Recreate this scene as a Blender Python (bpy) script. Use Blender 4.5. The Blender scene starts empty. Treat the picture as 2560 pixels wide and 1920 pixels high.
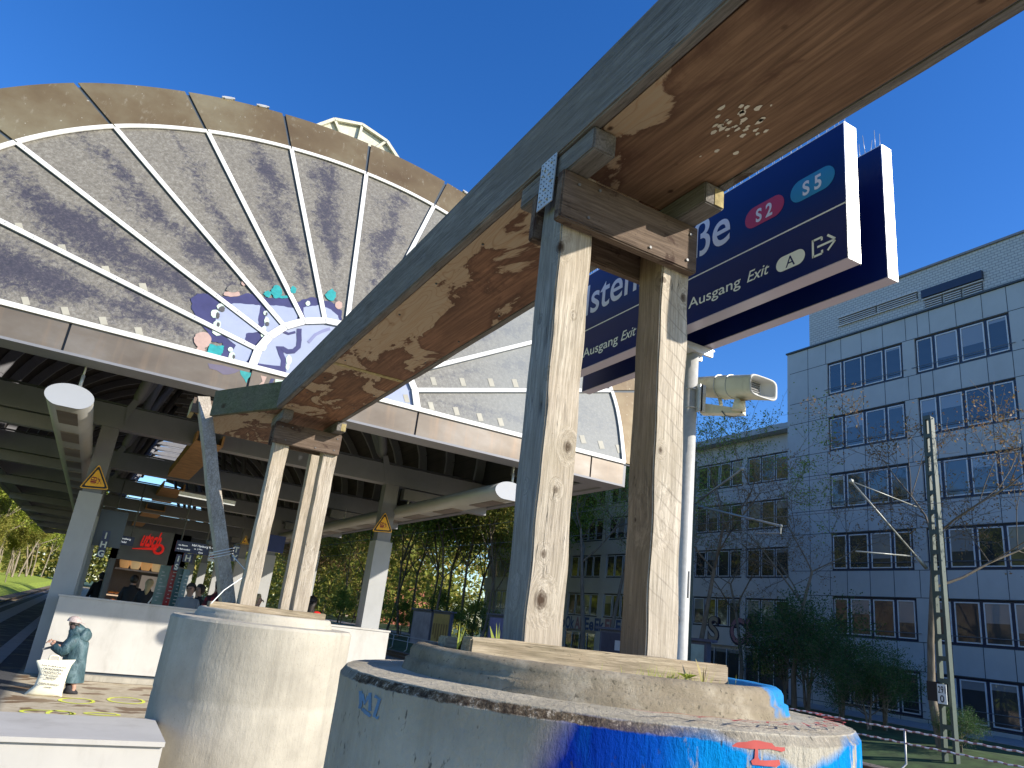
import bpy, bmesh, math, random
import numpy as np
from mathutils import Vector, Matrix, noise as mnoise
random.seed(7); RNG = np.random.default_rng(11)
PI = math.pi
S = bpy.context.scene
C = bpy.data.collections.new('scene'); S.collection.children.link(C)

# ------------------------------------------------------------------ camera
F_PX = 1828.0; CXP, CYP = 1280.0, 960.0; CAM = Vector((0, 0, 1.6))
_z = np.array([670, 5460, -F_PX]); _z /= np.linalg.norm(_z)
_y = np.array([222-CXP, -(1442-CYP), -F_PX]); _y -= _z*_y.dot(_z); _y /= np.linalg.norm(_y)
_x = np.cross(_y, _z); RW = np.stack([_x, _y, _z])
cam_d = bpy.data.cameras.new('camera'); cam = bpy.data.objects.new('camera', cam_d); C.objects.link(cam)
m = Matrix([list(RW[i])+[0] for i in range(3)]+[[0, 0, 0, 1]]); m.translation = CAM
cam.matrix_world = m
cam_d.sensor_width = 36; cam_d.lens = 36*F_PX/2560; cam_d.clip_start = 0.02; cam_d.clip_end = 2000
S.camera = cam
def ray(u, v):
    d = RW @ np.array([u-CXP, -(v-CYP), -F_PX]); return Vector(d)
def on_y(u, v, y): d = ray(u, v); return CAM + d*(y/d.y)
def on_x(u, v, x): d = ray(u, v); return CAM + d*(x/d.x)
def on_z(u, v, z): d = ray(u, v); return CAM + d*((z-CAM.z)/d.z)

# ------------------------------------------------------------------ light
SUN = Vector((1.0, -1.02, 0.72)).normalized()
el = math.asin(SUN.z); az = math.atan2(SUN.x, SUN.y)
w = bpy.data.worlds.new('World'); S.world = w; w.use_nodes = True
nt = w.node_tree; nt.nodes.clear()
o = nt.nodes.new('ShaderNodeOutputWorld'); b = nt.nodes.new('ShaderNodeBackground'); s = nt.nodes.new('ShaderNodeTexSky')
s.sky_type = 'NISHITA'; s.sun_disc = False; s.sun_elevation = el; s.sun_rotation = az
s.air_density = 1.0; s.dust_density = 0.25; s.ozone_density = 4.0; s.altitude = 200
b.inputs[1].default_value = 0.15
hs = nt.nodes.new('ShaderNodeHueSaturation'); hs.inputs['Saturation'].default_value = 1.27; hs.inputs['Hue'].default_value = .512; nt.links.new(s.outputs[0], hs.inputs['Color']); nt.links.new(hs.outputs[0], b.inputs[0]); nt.links.new(b.outputs[0], o.inputs[0])
sd = bpy.data.lights.new('sun', 'SUN'); sd.energy = 5.0; sd.angle = math.radians(0.6); sd.color = (1.0, 0.93, 0.82)
so = bpy.data.objects.new('sun', sd); C.objects.link(so); so.rotation_euler = (-SUN).to_track_quat('-Z', 'Y').to_euler()
S.view_settings.view_transform = 'Standard'; S.view_settings.look = 'None'; S.view_settings.gamma = 1
S.view_settings.exposure = 0.6
try:
    S.cycles.max_bounces = 6; S.cycles.transparent_max_bounces = 12
except Exception: pass

# ------------------------------------------------------------------ node helper + materials
class NT:
    def __init__(s, name):
        s.m = bpy.data.materials.new(name); s.m.use_nodes = True; s.t = s.m.node_tree; s.n = s.t.nodes
        s.b = s.n['Principled BSDF']; s.tc = s.n.new('ShaderNodeTexCoord')
    def link(s, a, b): s.t.links.new(a, b)
    def inp(s, sock, v):
        if hasattr(v, 'links'): s.link(v, sock)
        else: sock.default_value = v
    def map(s, scale=(1, 1, 1), rot=(0, 0, 0), src='Object', vec=None):
        n = s.n.new('ShaderNodeMapping'); n.inputs['Scale'].default_value = scale; n.inputs['Rotation'].default_value = rot
        s.link(vec if vec is not None else s.tc.outputs[src], n.inputs[0]); return n.outputs[0]
    def noise(s, vec, scale, detail=4, rough=.6, dist=0, col=False):
        n = s.n.new('ShaderNodeTexNoise'); n.inputs['Scale'].default_value = scale; n.inputs['Detail'].default_value = detail
        n.inputs['Roughness'].default_value = rough; n.inputs['Distortion'].default_value = dist
        s.link(vec, n.inputs['Vector']); return n.outputs['Color' if col else 'Fac']
    def vor(s, vec, scale, feat='F1', rnd=1):
        n = s.n.new('ShaderNodeTexVoronoi'); n.inputs['Scale'].default_value = scale; n.feature = feat
        n.inputs['Randomness'].default_value = rnd
        s.link(vec, n.inputs['Vector']); return n.outputs['Distance']
    def ramp(s, fac, stops, mode='LINEAR'):
        n = s.n.new('ShaderNodeValToRGB'); e = n.color_ramp.elements; n.color_ramp.interpolation = mode
        while len(e) < len(stops): e.new(.5)
        for k, (p, c) in enumerate(stops):
            e[k].position = p; e[k].color = (c, c, c, 1) if isinstance(c, (int, float)) else (*c, 1)
        s.inp(n.inputs[0], fac); return n.outputs[0]
    def mix(s, fac, a, b, mode='MIX'):
        n = s.n.new('ShaderNodeMix'); n.data_type = 'RGBA'; n.blend_type = mode
        s.inp(n.inputs[0], fac)
        for k, v in ((6, a), (7, b)):
            if hasattr(v, 'links'): s.link(v, n.inputs[k])
            else: n.inputs[k].default_value = (*v, 1) if len(v) == 3 else v
        return n.outputs[2]
    def math(s, op, a, b=0.0, c=0.0, clamp=False):
        n = s.n.new('ShaderNodeMath'); n.operation = op; n.use_clamp = clamp
        s.inp(n.inputs[0], a); s.inp(n.inputs[1], b); s.inp(n.inputs[2], c); return n.outputs[0]
    def sep(s, vec):
        n = s.n.new('ShaderNodeSeparateXYZ'); s.link(vec, n.inputs[0]); return n.outputs
    def bump(s, h, strength=.3, dist=.01):
        n = s.n.new('ShaderNodeBump'); n.inputs['Strength'].default_value = strength; n.inputs['Distance'].default_value = dist
        s.link(h, n.inputs['Height']); s.link(n.outputs[0], s.b.inputs['Normal'])
    def fin(s, col, rough=.7, metal=0.0, spec=None):
        if hasattr(col, 'links'): s.link(col, s.b.inputs['Base Color'])
        else: s.b.inputs['Base Color'].default_value = (*col, 1)
        s.inp(s.b.inputs['Roughness'], rough); s.b.inputs['Metallic'].default_value = metal
        if spec is not None: s.b.inputs['Specular IOR Level'].default_value = spec
        return s.m

def paint(name, c, rough=.5, metal=0.0, var=.12, scale=3, bump=.05, dirt=0.0, spec=None, streak=1.0):
    n = NT(name); v = n.map((1, 1, streak)); f = n.noise(v, scale, 6)
    lo = tuple(x*(1-var) for x in c); hi = tuple(min(1, x*(1+var)) for x in c)
    col = n.ramp(f, [(.3, lo), (.7, hi)])
    if dirt:
        g = n.noise(n.map((1, 1, .35)), scale*2.3, 8, .7)
        col = n.mix(n.ramp(g, [(.5, 0.0), (.75, dirt)]), col, (c[0]*.35, c[1]*.32, c[2]*.26))
    n.bump(n.noise(v, scale*25, 3), bump, .003)
    return n.fin(col, rough, metal, spec)

def wood(name, axis, light, dark, crack=.5, green=0.0, saw=0.0, rough=.85, stain=0.0, knots=()):
    n = NT(name)
    ks = [3.2, 3.2, 3.2]; ks[axis] = 2.0
    kv = n.map(tuple(ks)); k = n.vor(kv, 1.0)
    for (kp, kr) in knots:
        dn = n.n.new('ShaderNodeVectorMath'); dn.operation = 'DISTANCE'; mp_ = n.n.new('ShaderNodeMapping'); sv = [1, 1, 1]; sv[axis] = .72; mp_.inputs['Scale'].default_value = sv
        n.link(n.tc.outputs['Object'], mp_.inputs[0]); n.link(mp_.outputs[0], dn.inputs[0]); dn.inputs[1].default_value = tuple(a*b for a, b in zip(kp, sv))
        k = n.math('MINIMUM', k, n.math('MULTIPLY', dn.outputs['Value'], .095/kr))
    swirl = n.ramp(k, [(.0, 1.0), (.22, 0.0)])
    add_ = n.n.new('ShaderNodeVectorMath'); add_.operation = 'MULTIPLY_ADD'
    sc = [1, 1, 1]; sc[axis] = .055
    n.link(swirl, add_.inputs[0]); add_.inputs[1].default_value = (.035, .035, .035); n.link(n.map(tuple(sc)), add_.inputs[2]); v = add_.outputs[0]
    g = n.noise(v, 34, 9, .7, .5); fine = n.noise(v, 150, 4, .7)
    mid = tuple((a+b)/2 for a, b in zip(light, dark))
    col = n.ramp(g, [(.30, dark), (.46, mid), (.60, light)])
    col = n.mix(n.ramp(fine, [(.40, .55), (.58, 0.0)]), col, tuple(x*.55 for x in dark))
    big = n.noise(n.map((1, 1, 1)), 2.6, 6, .65)
    col = n.mix(n.ramp(big, [(.40, .5), (.60, 0.0)]), col, tuple(x*q for x, q in zip(light, (.62, .58, .52))))
    rg = n.math('FRACT', n.math('MULTIPLY', k, 46)); ring = n.math('MULTIPLY', n.ramp(rg, [(.0, .7), (.3, 0.0)]), n.ramp(k, [(.05, 1.0), (.15, 0.0)]))
    col = n.mix(ring, col, tuple(x*.4 for x in dark))
    kn = n.math('ADD', k, n.math('MULTIPLY', n.math('SUBTRACT', fine, .5), .07))
    col = n.mix(n.ramp(kn, [(.030, .95), (.062, .55), (.085, 0.0)]), col, (.055, .03, .018))
    ck = [1, 1, 1]; ck[axis] = .03
    cr = n.noise(n.map(tuple(ck)), 42, 3, .55, .2); crm = n.ramp(cr, [(.490, 0.0), (.5, crack), (.510, 0.0)])
    gate = n.ramp(n.noise(n.map((1, 1, 1)), 5, 2), [(.52, 0.0), (.62, 1.0)]); crm = n.math('MULTIPLY', crm, gate)
    col = n.mix(crm, col, tuple(x*.2 for x in dark))
    sp = n.noise(n.map((1, 1, 1)), 120, 2); col = n.mix(n.ramp(sp, [(.66, 0.0), (.74, .45)]), col, tuple(x*.4 for x in dark))
    if stain:
        st = n.noise(n.map((1, 1, 1)), 5.5, 7, .7, .4); col = n.mix(n.ramp(st, [(.53, 0.0), (.57, stain)]), col, (.05, .028, .022))
    if green:
        gg = n.noise(n.map((1, 1, 1)), 4, 6); col = n.mix(n.ramp(gg, [(.42, 0.0), (.65, green)]), col, (.09, .11, .035))
    h = n.math('ADD', n.math('MULTIPLY', g, .5), n.math('SUBTRACT', n.math('MULTIPLY', fine, .6), n.math('MULTIPLY', crm, 1.5)))
    if saw:
        wv = n.n.new('ShaderNodeTexWave'); wv.bands_direction = 'Z'; wv.inputs['Scale'].default_value = 7.5
        wv.inputs['Distortion'].default_value = 1.6; wv.inputs['Detail'].default_value = 3; wv.inputs['Detail Scale'].default_value = 1.5
        n.link(n.map((1, 1, 1), (0, -.55, 0)), wv.inputs[0])
        sm = n.math('MULTIPLY', n.ramp(wv.outputs['Fac'], [(.0, saw), (.05, 0.0)]), n.ramp(big, [(.45, .15), (.6, 1.0)])); col = n.mix(sm, col, tuple(x*.35 for x in dark))
    n.bump(h, .6, .006)
    return n.fin(col, rough, 0, .2)

M = {}
def knot_list(L, y=None, x=None):
    return [(tuple((on_y(u, v, y) if y else on_x(u, v, x))-Vector((1.1, 1.545, 1.5))), r) for u, v, r in L]
K1 = knot_list([(1362, 930, .008), (1417, 1118, .017), (1385, 1225, .011), (1355, 1385, .011), (1350, 1500, .022), (1400, 618, .018), (1430, 790, .006)], y=1.55)+knot_list([(1303, 1212, .011), (1272, 1480, .02), (1345, 800, .008)], x=.885)
K2 = knot_list([(1649, 1126, .011), (1657, 702, .013), (1705, 745, .015)], y=1.55)+knot_list([(1575, 1180, .008), (1590, 1300, .007)], x=1.265)
M['post'] = wood('weathered_wood_upright', 2, (.60, .53, .43), (.34, .285, .22), .9, .10)
M['post_near'] = wood('knotty_wood_upright', 2, (.60, .53, .43), (.33, .275, .21), 1.0, .10, knots=K1)
M['post_shaded'] = wood('shaded_wood_face', 2, (.34, .335, .33), (.15, .15, .15), 1.0, .0, knots=K1)  # darker, cooler copy of the post wood: shade put into its left face
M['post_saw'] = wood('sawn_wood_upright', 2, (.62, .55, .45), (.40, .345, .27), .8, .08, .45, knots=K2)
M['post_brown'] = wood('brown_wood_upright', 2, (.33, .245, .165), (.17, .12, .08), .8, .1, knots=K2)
M['beam_y'] = wood('weathered_wood_side', 1, (.25, .235, .22), (.10, .093, .088), .7, .0)
M['beam_x'] = wood('weathered_wood_cross', 0, (.20, .15, .115), (.09, .062, .045), .9, .0, stain=.8)
M['mossy'] = wood('mossy_wood', 1, (.20, .19, .13), (.09, .085, .055), .8, .45)
M['sleeper'] = wood('sleeper_wood', 0, (.50, .41, .29), (.22, .17, .11), 1.0, .2)
M['end'] = paint('cut_wood_end', (.36, .29, .13), .9, var=.4, scale=40)

def ply(name, thr, stretch, red=(.30, .125, .05), pale=(.55, .42, .27)):
    n = NT(name)
    v = n.map(stretch); a = n.noise(v, 1.6, 8, .62, .6)
    ox = n.sep(n.tc.outputs['Object'])
    g = n.noise(n.map((26, 1.1, 1)), 3, 6, .6, .4)
    rcol = n.ramp(g, [(.3, tuple(x*.55 for x in red)), (.5, red), (.7, tuple(min(1, x*1.55) for x in red))])
    big = n.noise(n.map((2.5, .8, 1)), 1.2, 5); rcol = n.mix(n.ramp(big, [(.35, .7), (.6, 0.0)]), rcol, (.10, .055, .035))
    # pale veneer with contour-like grain lines
    cn = n.noise(n.map((3.2, .75, 1)), 1.5, 3, .45, .3); fr = n.math('FRACT', n.math('MULTIPLY', cn, 26))
    line = n.ramp(fr, [(.0, .65), (.16, 0.0), (.9, 0.0), (1.0, .5)])
    pcol = n.mix(line, pale, (.26, .15, .08)); pcol = n.mix(n.ramp(g, [(.35, .45), (.6, 0.0)]), pcol, (.36, .22, .12))
    # edge factor: veneer survives near the left (low x) border
    e = n.math('MULTIPLY', n.math('SUBTRACT', ox[0], .0), 1.0)
    thr_in = n.math('ADD', a, n.math('MULTIPLY', e, thr[1]))
    mk = n.ramp(thr_in, [(thr[0]-.012, 0.0), (thr[0]+.012, 1.0)])
    dk = n.ramp(thr_in, [(thr[0]-.002, 0.0), (thr[0]+.012, .75), (thr[0]+.08, 0.0)])
    col = n.mix(mk, pcol, rcol); col = n.mix(dk, col, (.09, .045, .03))
    kn = n.vor(n.map((7, 5, 1)), 1.0); col = n.mix(n.ramp(kn, [(.03, .9), (.07, 0.0)]), col, (.05, .025, .015))
    n.bump(n.math('ADD', n.math('MULTIPLY', g, .5), n.math('MULTIPLY', mk, -.8)), .5, .006)
    return n.fin(col, .8, 0, .2)
M['ply_near'] = ply('peeling_plywood_brown', (.35, .95), (2.2, 1.0, 1), red=(.215, .13, .08), pale=(.37, .29, .20))
M['ply_far'] = ply('peeling_plywood_pale', (.50, .45), (2.6, 1.1, 1), red=(.23, .12, .072), pale=(.42, .33, .23))
M['ply_far2'] = ply('peeling_plywood_rusty', (.47, .2), (2.2, 1.3, 1), red=(.24, .12, .065), pale=(.42, .33, .23))
M['ply_tan'] = paint('plain_plywood', (.42, .22, .09), .8, var=.25, scale=6)

def concrete(name, c, streaks=.5):
    n = NT(name); v = n.map((1, 1, 1)); a = n.noise(v, 2.2, 8, .65); st = n.noise(n.map((7, 7, .5)), 1.6, 6, .6)
    col = n.ramp(a, [(.3, tuple(x*.72 for x in c)), (.7, tuple(min(1, x*1.12) for x in c))])
    col = n.mix(n.ramp(st, [(.5, 0.0), (.72, streaks)]), col, tuple(x*.52 for x in c))
    sp = n.noise(v, 90, 3); col = n.mix(n.ramp(sp, [(.6, 0.0), (.75, .4)]), col, tuple(x*.4 for x in c))
    h = n.math('ADD', n.noise(n.map((1, 1, .35)), 45, 6, .7), n.math('MULTIPLY', n.noise(v, 9, 4), .8))
    n.bump(h, .5, .008); return n.fin(col, .9, 0, .2)
M['conc'] = concrete('pale_concrete', (.43, .395, .32), .45)
def barrel_paint():
    n = NT('painted_concrete'); v = n.map((1, 1, 1)); o = n.sep(n.tc.outputs['Object'])
    a = n.noise(v, 3, 8, .65)
    c = (.46, .43, .36)
    col = n.ramp(a, [(.3, tuple(x*.68 for x in c)), (.7, tuple(x*1.15 for x in c))])
    st = n.noise(n.map((7, 7, .5)), 1.8, 6, .6); col = n.mix(n.ramp(st, [(.5, 0.0), (.75, .5)]), col, (.2, .18, .14))
    # dirt below the rim
    zz = n.math('ADD', o[2], n.math('MULTIPLY', n.noise(n.map((9, 9, 1)), 3, 5), .12))
    rim = n.ramp(n.math('MULTIPLY', n.math('SUBTRACT', zz, 1.40), 8), [(.3, 0.0), (.9, .8)])
    ang = n.math('ARCTAN2', o[1], o[0])
    wob = n.math('MULTIPLY', n.math('SUBTRACT', n.noise(v, 9, 6, .65), .5), .10)
    af = n.math('ADD', n.math('ADD', ang, wob), n.math('MULTIPLY', n.math('SUBTRACT', 1.49, o[2]), .8))
    blue = n.ramp(n.math('MULTIPLY_ADD', af, .1, .5), [(.272, 0.0), (.281, 1.0)])
    zt = n.math('ADD', o[2], n.math('MULTIPLY', n.math('SUBTRACT', n.noise(n.map((2, 2, 1)), 9, 6), .5), .03))
    lim = n.math('SUBTRACT', 1.476, n.math('MULTIPLY', n.math('MAXIMUM', n.math('SUBTRACT', .32, n.math('ABSOLUTE', n.math('ADD', ang, 1.5))), 0.0), .16))
    top = n.ramp(n.math('MULTIPLY_ADD', n.math('SUBTRACT', zt, lim), 20, .5), [(.3, 1.0), (.7, 0.0)])
    wear = n.ramp(n.noise(n.map((5, 5, 1.2)), 3.3, 9, .75), [(.36, .0), (.42, 1.0)])
    bm_ = n.math('MULTIPLY', n.math('MULTIPLY', blue, top), n.math('MULTIPLY', wear, n.math('LESS_THAN', ang, 1.0)))
    bcol = n.ramp(n.math('MULTIPLY_ADD', ang, .1, .5), [(.277, (.0, .022, .27)), (.300, (.0, .06, .40)), (.318, (.0, .24, .60))])  # deep to bright round the wall: grazing light put into the blue
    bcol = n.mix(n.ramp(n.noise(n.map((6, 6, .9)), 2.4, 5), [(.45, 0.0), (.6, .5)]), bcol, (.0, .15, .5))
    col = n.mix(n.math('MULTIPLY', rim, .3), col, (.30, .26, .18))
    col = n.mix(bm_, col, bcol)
    cz = n.math('ADD', o[2], n.math('MULTIPLY', n.math('SUBTRACT', n.noise(n.map((1, 1, 1)), 30, 5), .5), .012))
    crust = n.ramp(n.math('MULTIPLY', n.math('SUBTRACT', cz, 1.46), 25), [(.10, 0.0), (.16, 1.0), (.46, 1.0), (.54, 0.0)])
    cfade = n.ramp(n.math('MULTIPLY_ADD', ang, .1, .5), [(.28, 1.0), (.33, .35)])
    ccol = n.ramp(n.noise(v, 70, 5, .8), [(.4, (.05, .035, .025)), (.55, (.16, .12, .08)), (.68, (.6, .52, .42))])
    col = n.mix(n.math('MULTIPLY', crust, cfade), col, ccol)
    ledge = n.ramp(n.math('MULTIPLY', n.math('SUBTRACT', o[2], 1.46), 25), [(.50, 0.0), (.56, 1.0)])
    col = n.mix(ledge, col, n.ramp(a, [(.3, (.34, .30, .22)), (.7, (.60, .54, .42))]))
    sp = n.noise(n.map((1, 1, .4)), 55, 3, .7); col = n.mix(n.ramp(sp, [(.63, 0.0), (.7, .75)]), col, (.05, .05, .04))
    h = n.math('ADD', n.noise(n.map((1, 1, .4)), 42, 6, .75), n.math('MULTIPLY', n.noise(v, 10, 4), .8))
    n.bump(h, .9, .014); return n.fin(col, .85, 0, .06)
M['barrel'] = barrel_paint()
def ring_paint():
    n = NT('ring_concrete'); v = n.map((1, 1, 1)); o = n.sep(n.tc.outputs['Object'])
    a = n.noise(v, 5, 9, .7)
    col = n.ramp(a, [(.3, (.17, .135, .085)), (.52, (.33, .275, .19)), (.72, (.60, .53, .41))])
    nx = n.math('ADD', o[0], n.math('MULTIPLY', n.noise(v, 7, 6), .35))
    k = n.ramp(nx, [(.32, 0.0), (.37, 1.0)])
    zl = n.ramp(n.math('MULTIPLY', n.math('SUBTRACT', o[2], 1.49), 20), [(.0, 0.0), (.1, 1.0)])
    col = n.mix(n.math('MULTIPLY', k, zl), col, (.02, .25, .60))
    sp = n.noise(v, 110, 3); col = n.mix(n.ramp(sp, [(.6, 0.0), (.7, .7)]), col, (.08, .07, .05))
    n.bump(n.noise(v, 50, 8, .8), .9, .009); return n.fin(col, .85, 0, .2)
M['ring'] = ring_paint()

M['white'] = paint('white_powder_coat', (.72, .71, .66), .35, var=.05, dirt=.15)
M['barrier'] = paint('white_board', (.50, .48, .435), .6, var=.09, scale=1.6, dirt=.32)
M['steel'] = paint('grey_steel_paint', (.20, .20, .215), .45, var=.06, dirt=.12)
M['steel_dk'] = paint('dark_grey_steel', (.13, .135, .14), .5, var=.12)
M['galv'] = paint('galvanised_steel', (.50, .50, .48), .45, .35, var=.18, scale=14)
M['copper'] = None
def copper():
    n = NT('bronze_sheet'); v = n.map((1, 1, 1)); a = n.noise(n.map((.5, .5, .5)), 1.3, 6); 
    col = n.ramp(a, [(.3, (.115, .075, .035)), (.5, (.17, .125, .065)), (.7, (.25, .215, .13))])
    st = n.noise(n.map((7, 7, .35)), 1.5, 7, .7); col = n.mix(n.ramp(st, [(.58, 0.0), (.72, .5)]), col, (.42, .38, .28))
    sp = n.noise(v, 16, 2); col = n.mix(n.ramp(sp, [(.72, 0.0), (.74, .8)]), col, (.5, .47, .38))
    n.bump(n.noise(v, 1.5, 3), .15, .05)
    return n.fin(col, .48, .35)
M['copper'] = copper()
def fascia():
    n = NT('champagne_sheet'); v = n.map((1, 1, 1)); a = n.noise(n.map((.6, 1, 1.2)), 1.0, 6)
    col = n.ramp(a, [(.3, (.12, .088, .06)), (.5, (.18, .145, .108)), (.7, (.26, .23, .195))])
    st = n.noise(n.map((3, 3, .3)), 2.5, 5); col = n.mix(n.ramp(st, [(.55, 0.0), (.75, .4)]), col, (.30, .20, .12))
    return n.fin(col, .38, .3)
M['fascia'] = fascia()
def dirty_glass():
    n = NT('dirty_glazing'); uv = n.sep(n.tc.outputs['UV']); v = n.map((1, 1, 1))
    g1 = n.noise(v, 1.3, 12, .78, .3); g2 = n.noise(v, 11, 8, .85, .5)
    # clean core of each pane: centre in u, middle in v
    wz = n.sep(n.noise(v, .45, 3, .6, 0, True)); du = n.math('ABSOLUTE', n.math('SUBTRACT', uv[0], n.math('MULTIPLY_ADD', wz[0], 1.1, -.08))); dv = n.math('ABSOLUTE', n.math('SUBTRACT', uv[1], n.math('MULTIPLY_ADD', wz[1], 1.6, -.28)))
    core = n.math('SUBTRACT', 1.0, n.math('ADD', n.math('MULTIPLY', du, 1.9), n.math('MULTIPLY', dv, 1.25)))
    low = n.ramp(uv[2] if False else n.math('MULTIPLY_ADD', n.sep(n.tc.outputs['Object'])[0], -.12, .5), [(.3, 0.0), (1.0, .38)])
    k = n.math('ADD', n.math('ADD', core, low), n.math('MULTIPLY', n.math('SUBTRACT', g1, .5), 2.2))
    k = n.math('ADD', k, n.math('MULTIPLY', n.math('SUBTRACT', g2, .5), 3.6))
    clean = n.ramp(k, [(.45, 0.0), (1.15, 1.0)])
    dirt = n.ramp(n.noise(v, 20, 8, .85, .4), [(.36, (.10, .09, .07)), (.5, (.165, .15, .12)), (.63, (.27, .255, .215))])
    cc = n.ramp(n.noise(v, 24, 7, .85, .4), [(.35, (.022, .024, .034)), (.55, (.05, .045, .058)), (.7, (.16, .14, .13))])
    right = n.ramp(n.sep(n.tc.outputs['Object'])[0], [(.0, 0.0), (.36, 1.0)])
    col = n.mix(clean, dirt, cc)
    rr = n.math('MULTIPLY', n.ramp(n.math('MULTIPLY_ADD', n.sep(n.tc.outputs['Object'])[0], .2, 0), [(.2, 0.0), (.6, 1.0)]), .55)
    col = n.mix(rr, col, (.24, .26, .25))  # paler towards the right: reflected sky put into the pane colour
    n.bump(n.noise(v, 1.2, 2), .08, .05)
    n.b.inputs['Coat Weight'].default_value = .35; n.b.inputs['Coat Roughness'].default_value = .25
    return n.fin(col, .6, 0)
M['glass'] = dirty_glass()
M['soffit'] = None
def soffit():
    n = NT('slatted_soffit'); v = n.map((1, 1, 1)); o = n.sep(n.tc.outputs['UV'])
    fr = n.math('FRACT', n.math('MULTIPLY', o[0], 64)); ln = n.ramp(fr, [(.0, 1.0), (.12, 0.0)])
    a = n.noise(v, 1.5, 5); col = n.ramp(a, [(.3, (.028, .024, .022)), (.7, (.055, .047, .042))])
    col = n.mix(ln, col, (.012, .011, .01)); n.bump(ln, -.5, .02); return n.fin(col, .7)
M['soffit'] = soffit()
def ground():
    n = NT('platform_asphalt'); v = n.map((1, 1, 1)); a = n.noise(v, .9, 8, .6); o = n.sep(n.tc.outputs['Object'])
    sand = n.ramp(n.noise(v, 5, 8, .7), [(.3, (.36, .30, .20)), (.7, (.56, .49, .37))])
    wet = n.ramp(n.noise(n.map((1, 1.6, 1)), 1.5, 6, .55, .3), [(.54, 0.0), (.57, 1.0)])
    col = n.mix(wet, sand, (.20, .13, .075))
    asph = n.ramp(n.noise(v, 40, 3), [(.3, (.055, .055, .06)), (.7, (.09, .09, .09))])
    fx = n.ramp(n.math('MULTIPLY_ADD', o[0], .5, .5), [(.19, 1.0), (.26, 0.0)])
    col = n.mix(fx, col, asph)
    n.bump(n.noise(v, 60, 4), .3, .004)
    r = n.math('MULTIPLY_ADD', wet, -.35, .9); return n.fin(col, r, 0, .3)
M['ground'] = ground()
M['strip'] = paint('pale_paving_strip', (.34, .30, .29), .8, var=.15)
M['ballast'] = paint('ballast', (.15, .12, .10), .95, var=.6, scale=14, bump=1)
M['grass'] = paint('grass_ground', (.26, .34, .04), .9, var=.5, scale=3, bump=.6)
M['grass_dk'] = paint('dark_grass_ground', (.04, .075, .02), .9, var=.5, scale=2, bump=.6)
M['rail'] = paint('rail_steel', (.16, .11, .08), .4, .6)
M['navy'] = paint('navy_sign_face', (.004, .013, .10), .32, var=.08, scale=2, bump=0, spec=.3)
M['sigedge'] = paint('satin_aluminium', (.80, .80, .82), .30, .3, var=.02)
M['signunder'] = paint('lilac_aluminium', (.42, .38, .45), .35, .3, var=.02)
M['txt'] = paint('white_lettering', (.78, .80, .76), .4, var=.02)
M['txtblk'] = paint('black_lettering', (.01, .01, .015), .5, var=.02)
M['pillred'] = paint('red_line_badge', (.50, .03, .06), .35, var=.02)
M['pillteal'] = paint('teal_line_badge', (.03, .26, .42), .35, var=.02)
M['yellow'] = paint('warning_yellow', (.85, .43, .01), .4, var=.05)
M['cream'] = paint('cream_plastic', (.62, .60, .46), .4, var=.08, dirt=.5, scale=9)
M['louvre'] = paint('dark_louvre', (.08, .08, .08), .6)
M['wall'] = paint('grey_facade_panel', (.42, .445, .45), .55, var=.07, dirt=.10, scale=.5, bump=.02)
M['wall2'] = paint('pale_facade_panel', (.55, .54, .53), .6, var=.08, scale=.5, bump=.02)
M['pent'] = None
def brickw():
    n = NT('white_clad_brick'); b = n.n.new('ShaderNodeTexBrick'); n.link(n.map((1, 1, 1), (0, 0, 0), vec=None), b.inputs[0])
    mp = n.n.new('ShaderNodeCombineXYZ'); o = n.sep(n.tc.outputs['Object']); n.link(o[1], mp.inputs[0]); n.link(o[2], mp.inputs[1])
    n.link(mp.outputs[0], b.inputs['Vector']); b.inputs['Scale'].default_value = 1.6
    b.inputs['Color1'].default_value = (.50, .52, .52, 1); b.inputs['Color2'].default_value = (.45, .47, .47, 1); b.inputs['Mortar'].default_value = (.25, .27, .29, 1)
    b.inputs['Mortar Size'].default_value = .03; return n.fin(b.outputs[0], .7)
M['pent'] = brickw()
M['joint'] = paint('facade_joint', (.05, .065, .08), .6)
M['reveal'] = paint('navy_window_reveal', (.02, .028, .06), .4)
M['wframe'] = paint('white_window_frame', (.62, .64, .66), .4)
def pane():
    n = NT('window_glass'); v = n.map((1, 1, 1)); a = n.noise(v, .25, 3)
    n.bump(n.noise(v, .7, 2), .12, .1)
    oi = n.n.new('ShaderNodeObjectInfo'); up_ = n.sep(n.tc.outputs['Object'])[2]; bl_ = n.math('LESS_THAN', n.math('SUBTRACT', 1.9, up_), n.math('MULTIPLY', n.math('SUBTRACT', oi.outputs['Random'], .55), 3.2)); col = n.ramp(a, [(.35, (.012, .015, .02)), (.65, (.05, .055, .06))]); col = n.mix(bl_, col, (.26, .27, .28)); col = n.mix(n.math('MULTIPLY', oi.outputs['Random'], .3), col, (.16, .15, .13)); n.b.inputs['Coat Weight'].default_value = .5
    return n.fin(col, .04, 0, .9)
M['pane'] = pane()
M['mast'] = paint('green_mast_paint', (.06, .085, .068), .5, var=.15)
M['bark'] = paint('bark', (.17, .14, .10), .9, var=.4, scale=8, bump=.6, streak=.3)
M['barklit'] = paint('sunlit_bark', (.24, .20, .15), .9, var=.4, scale=8, bump=.6, streak=.3)  # lighter copy of the bark: sunlight on the left trunks put into colour
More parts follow.
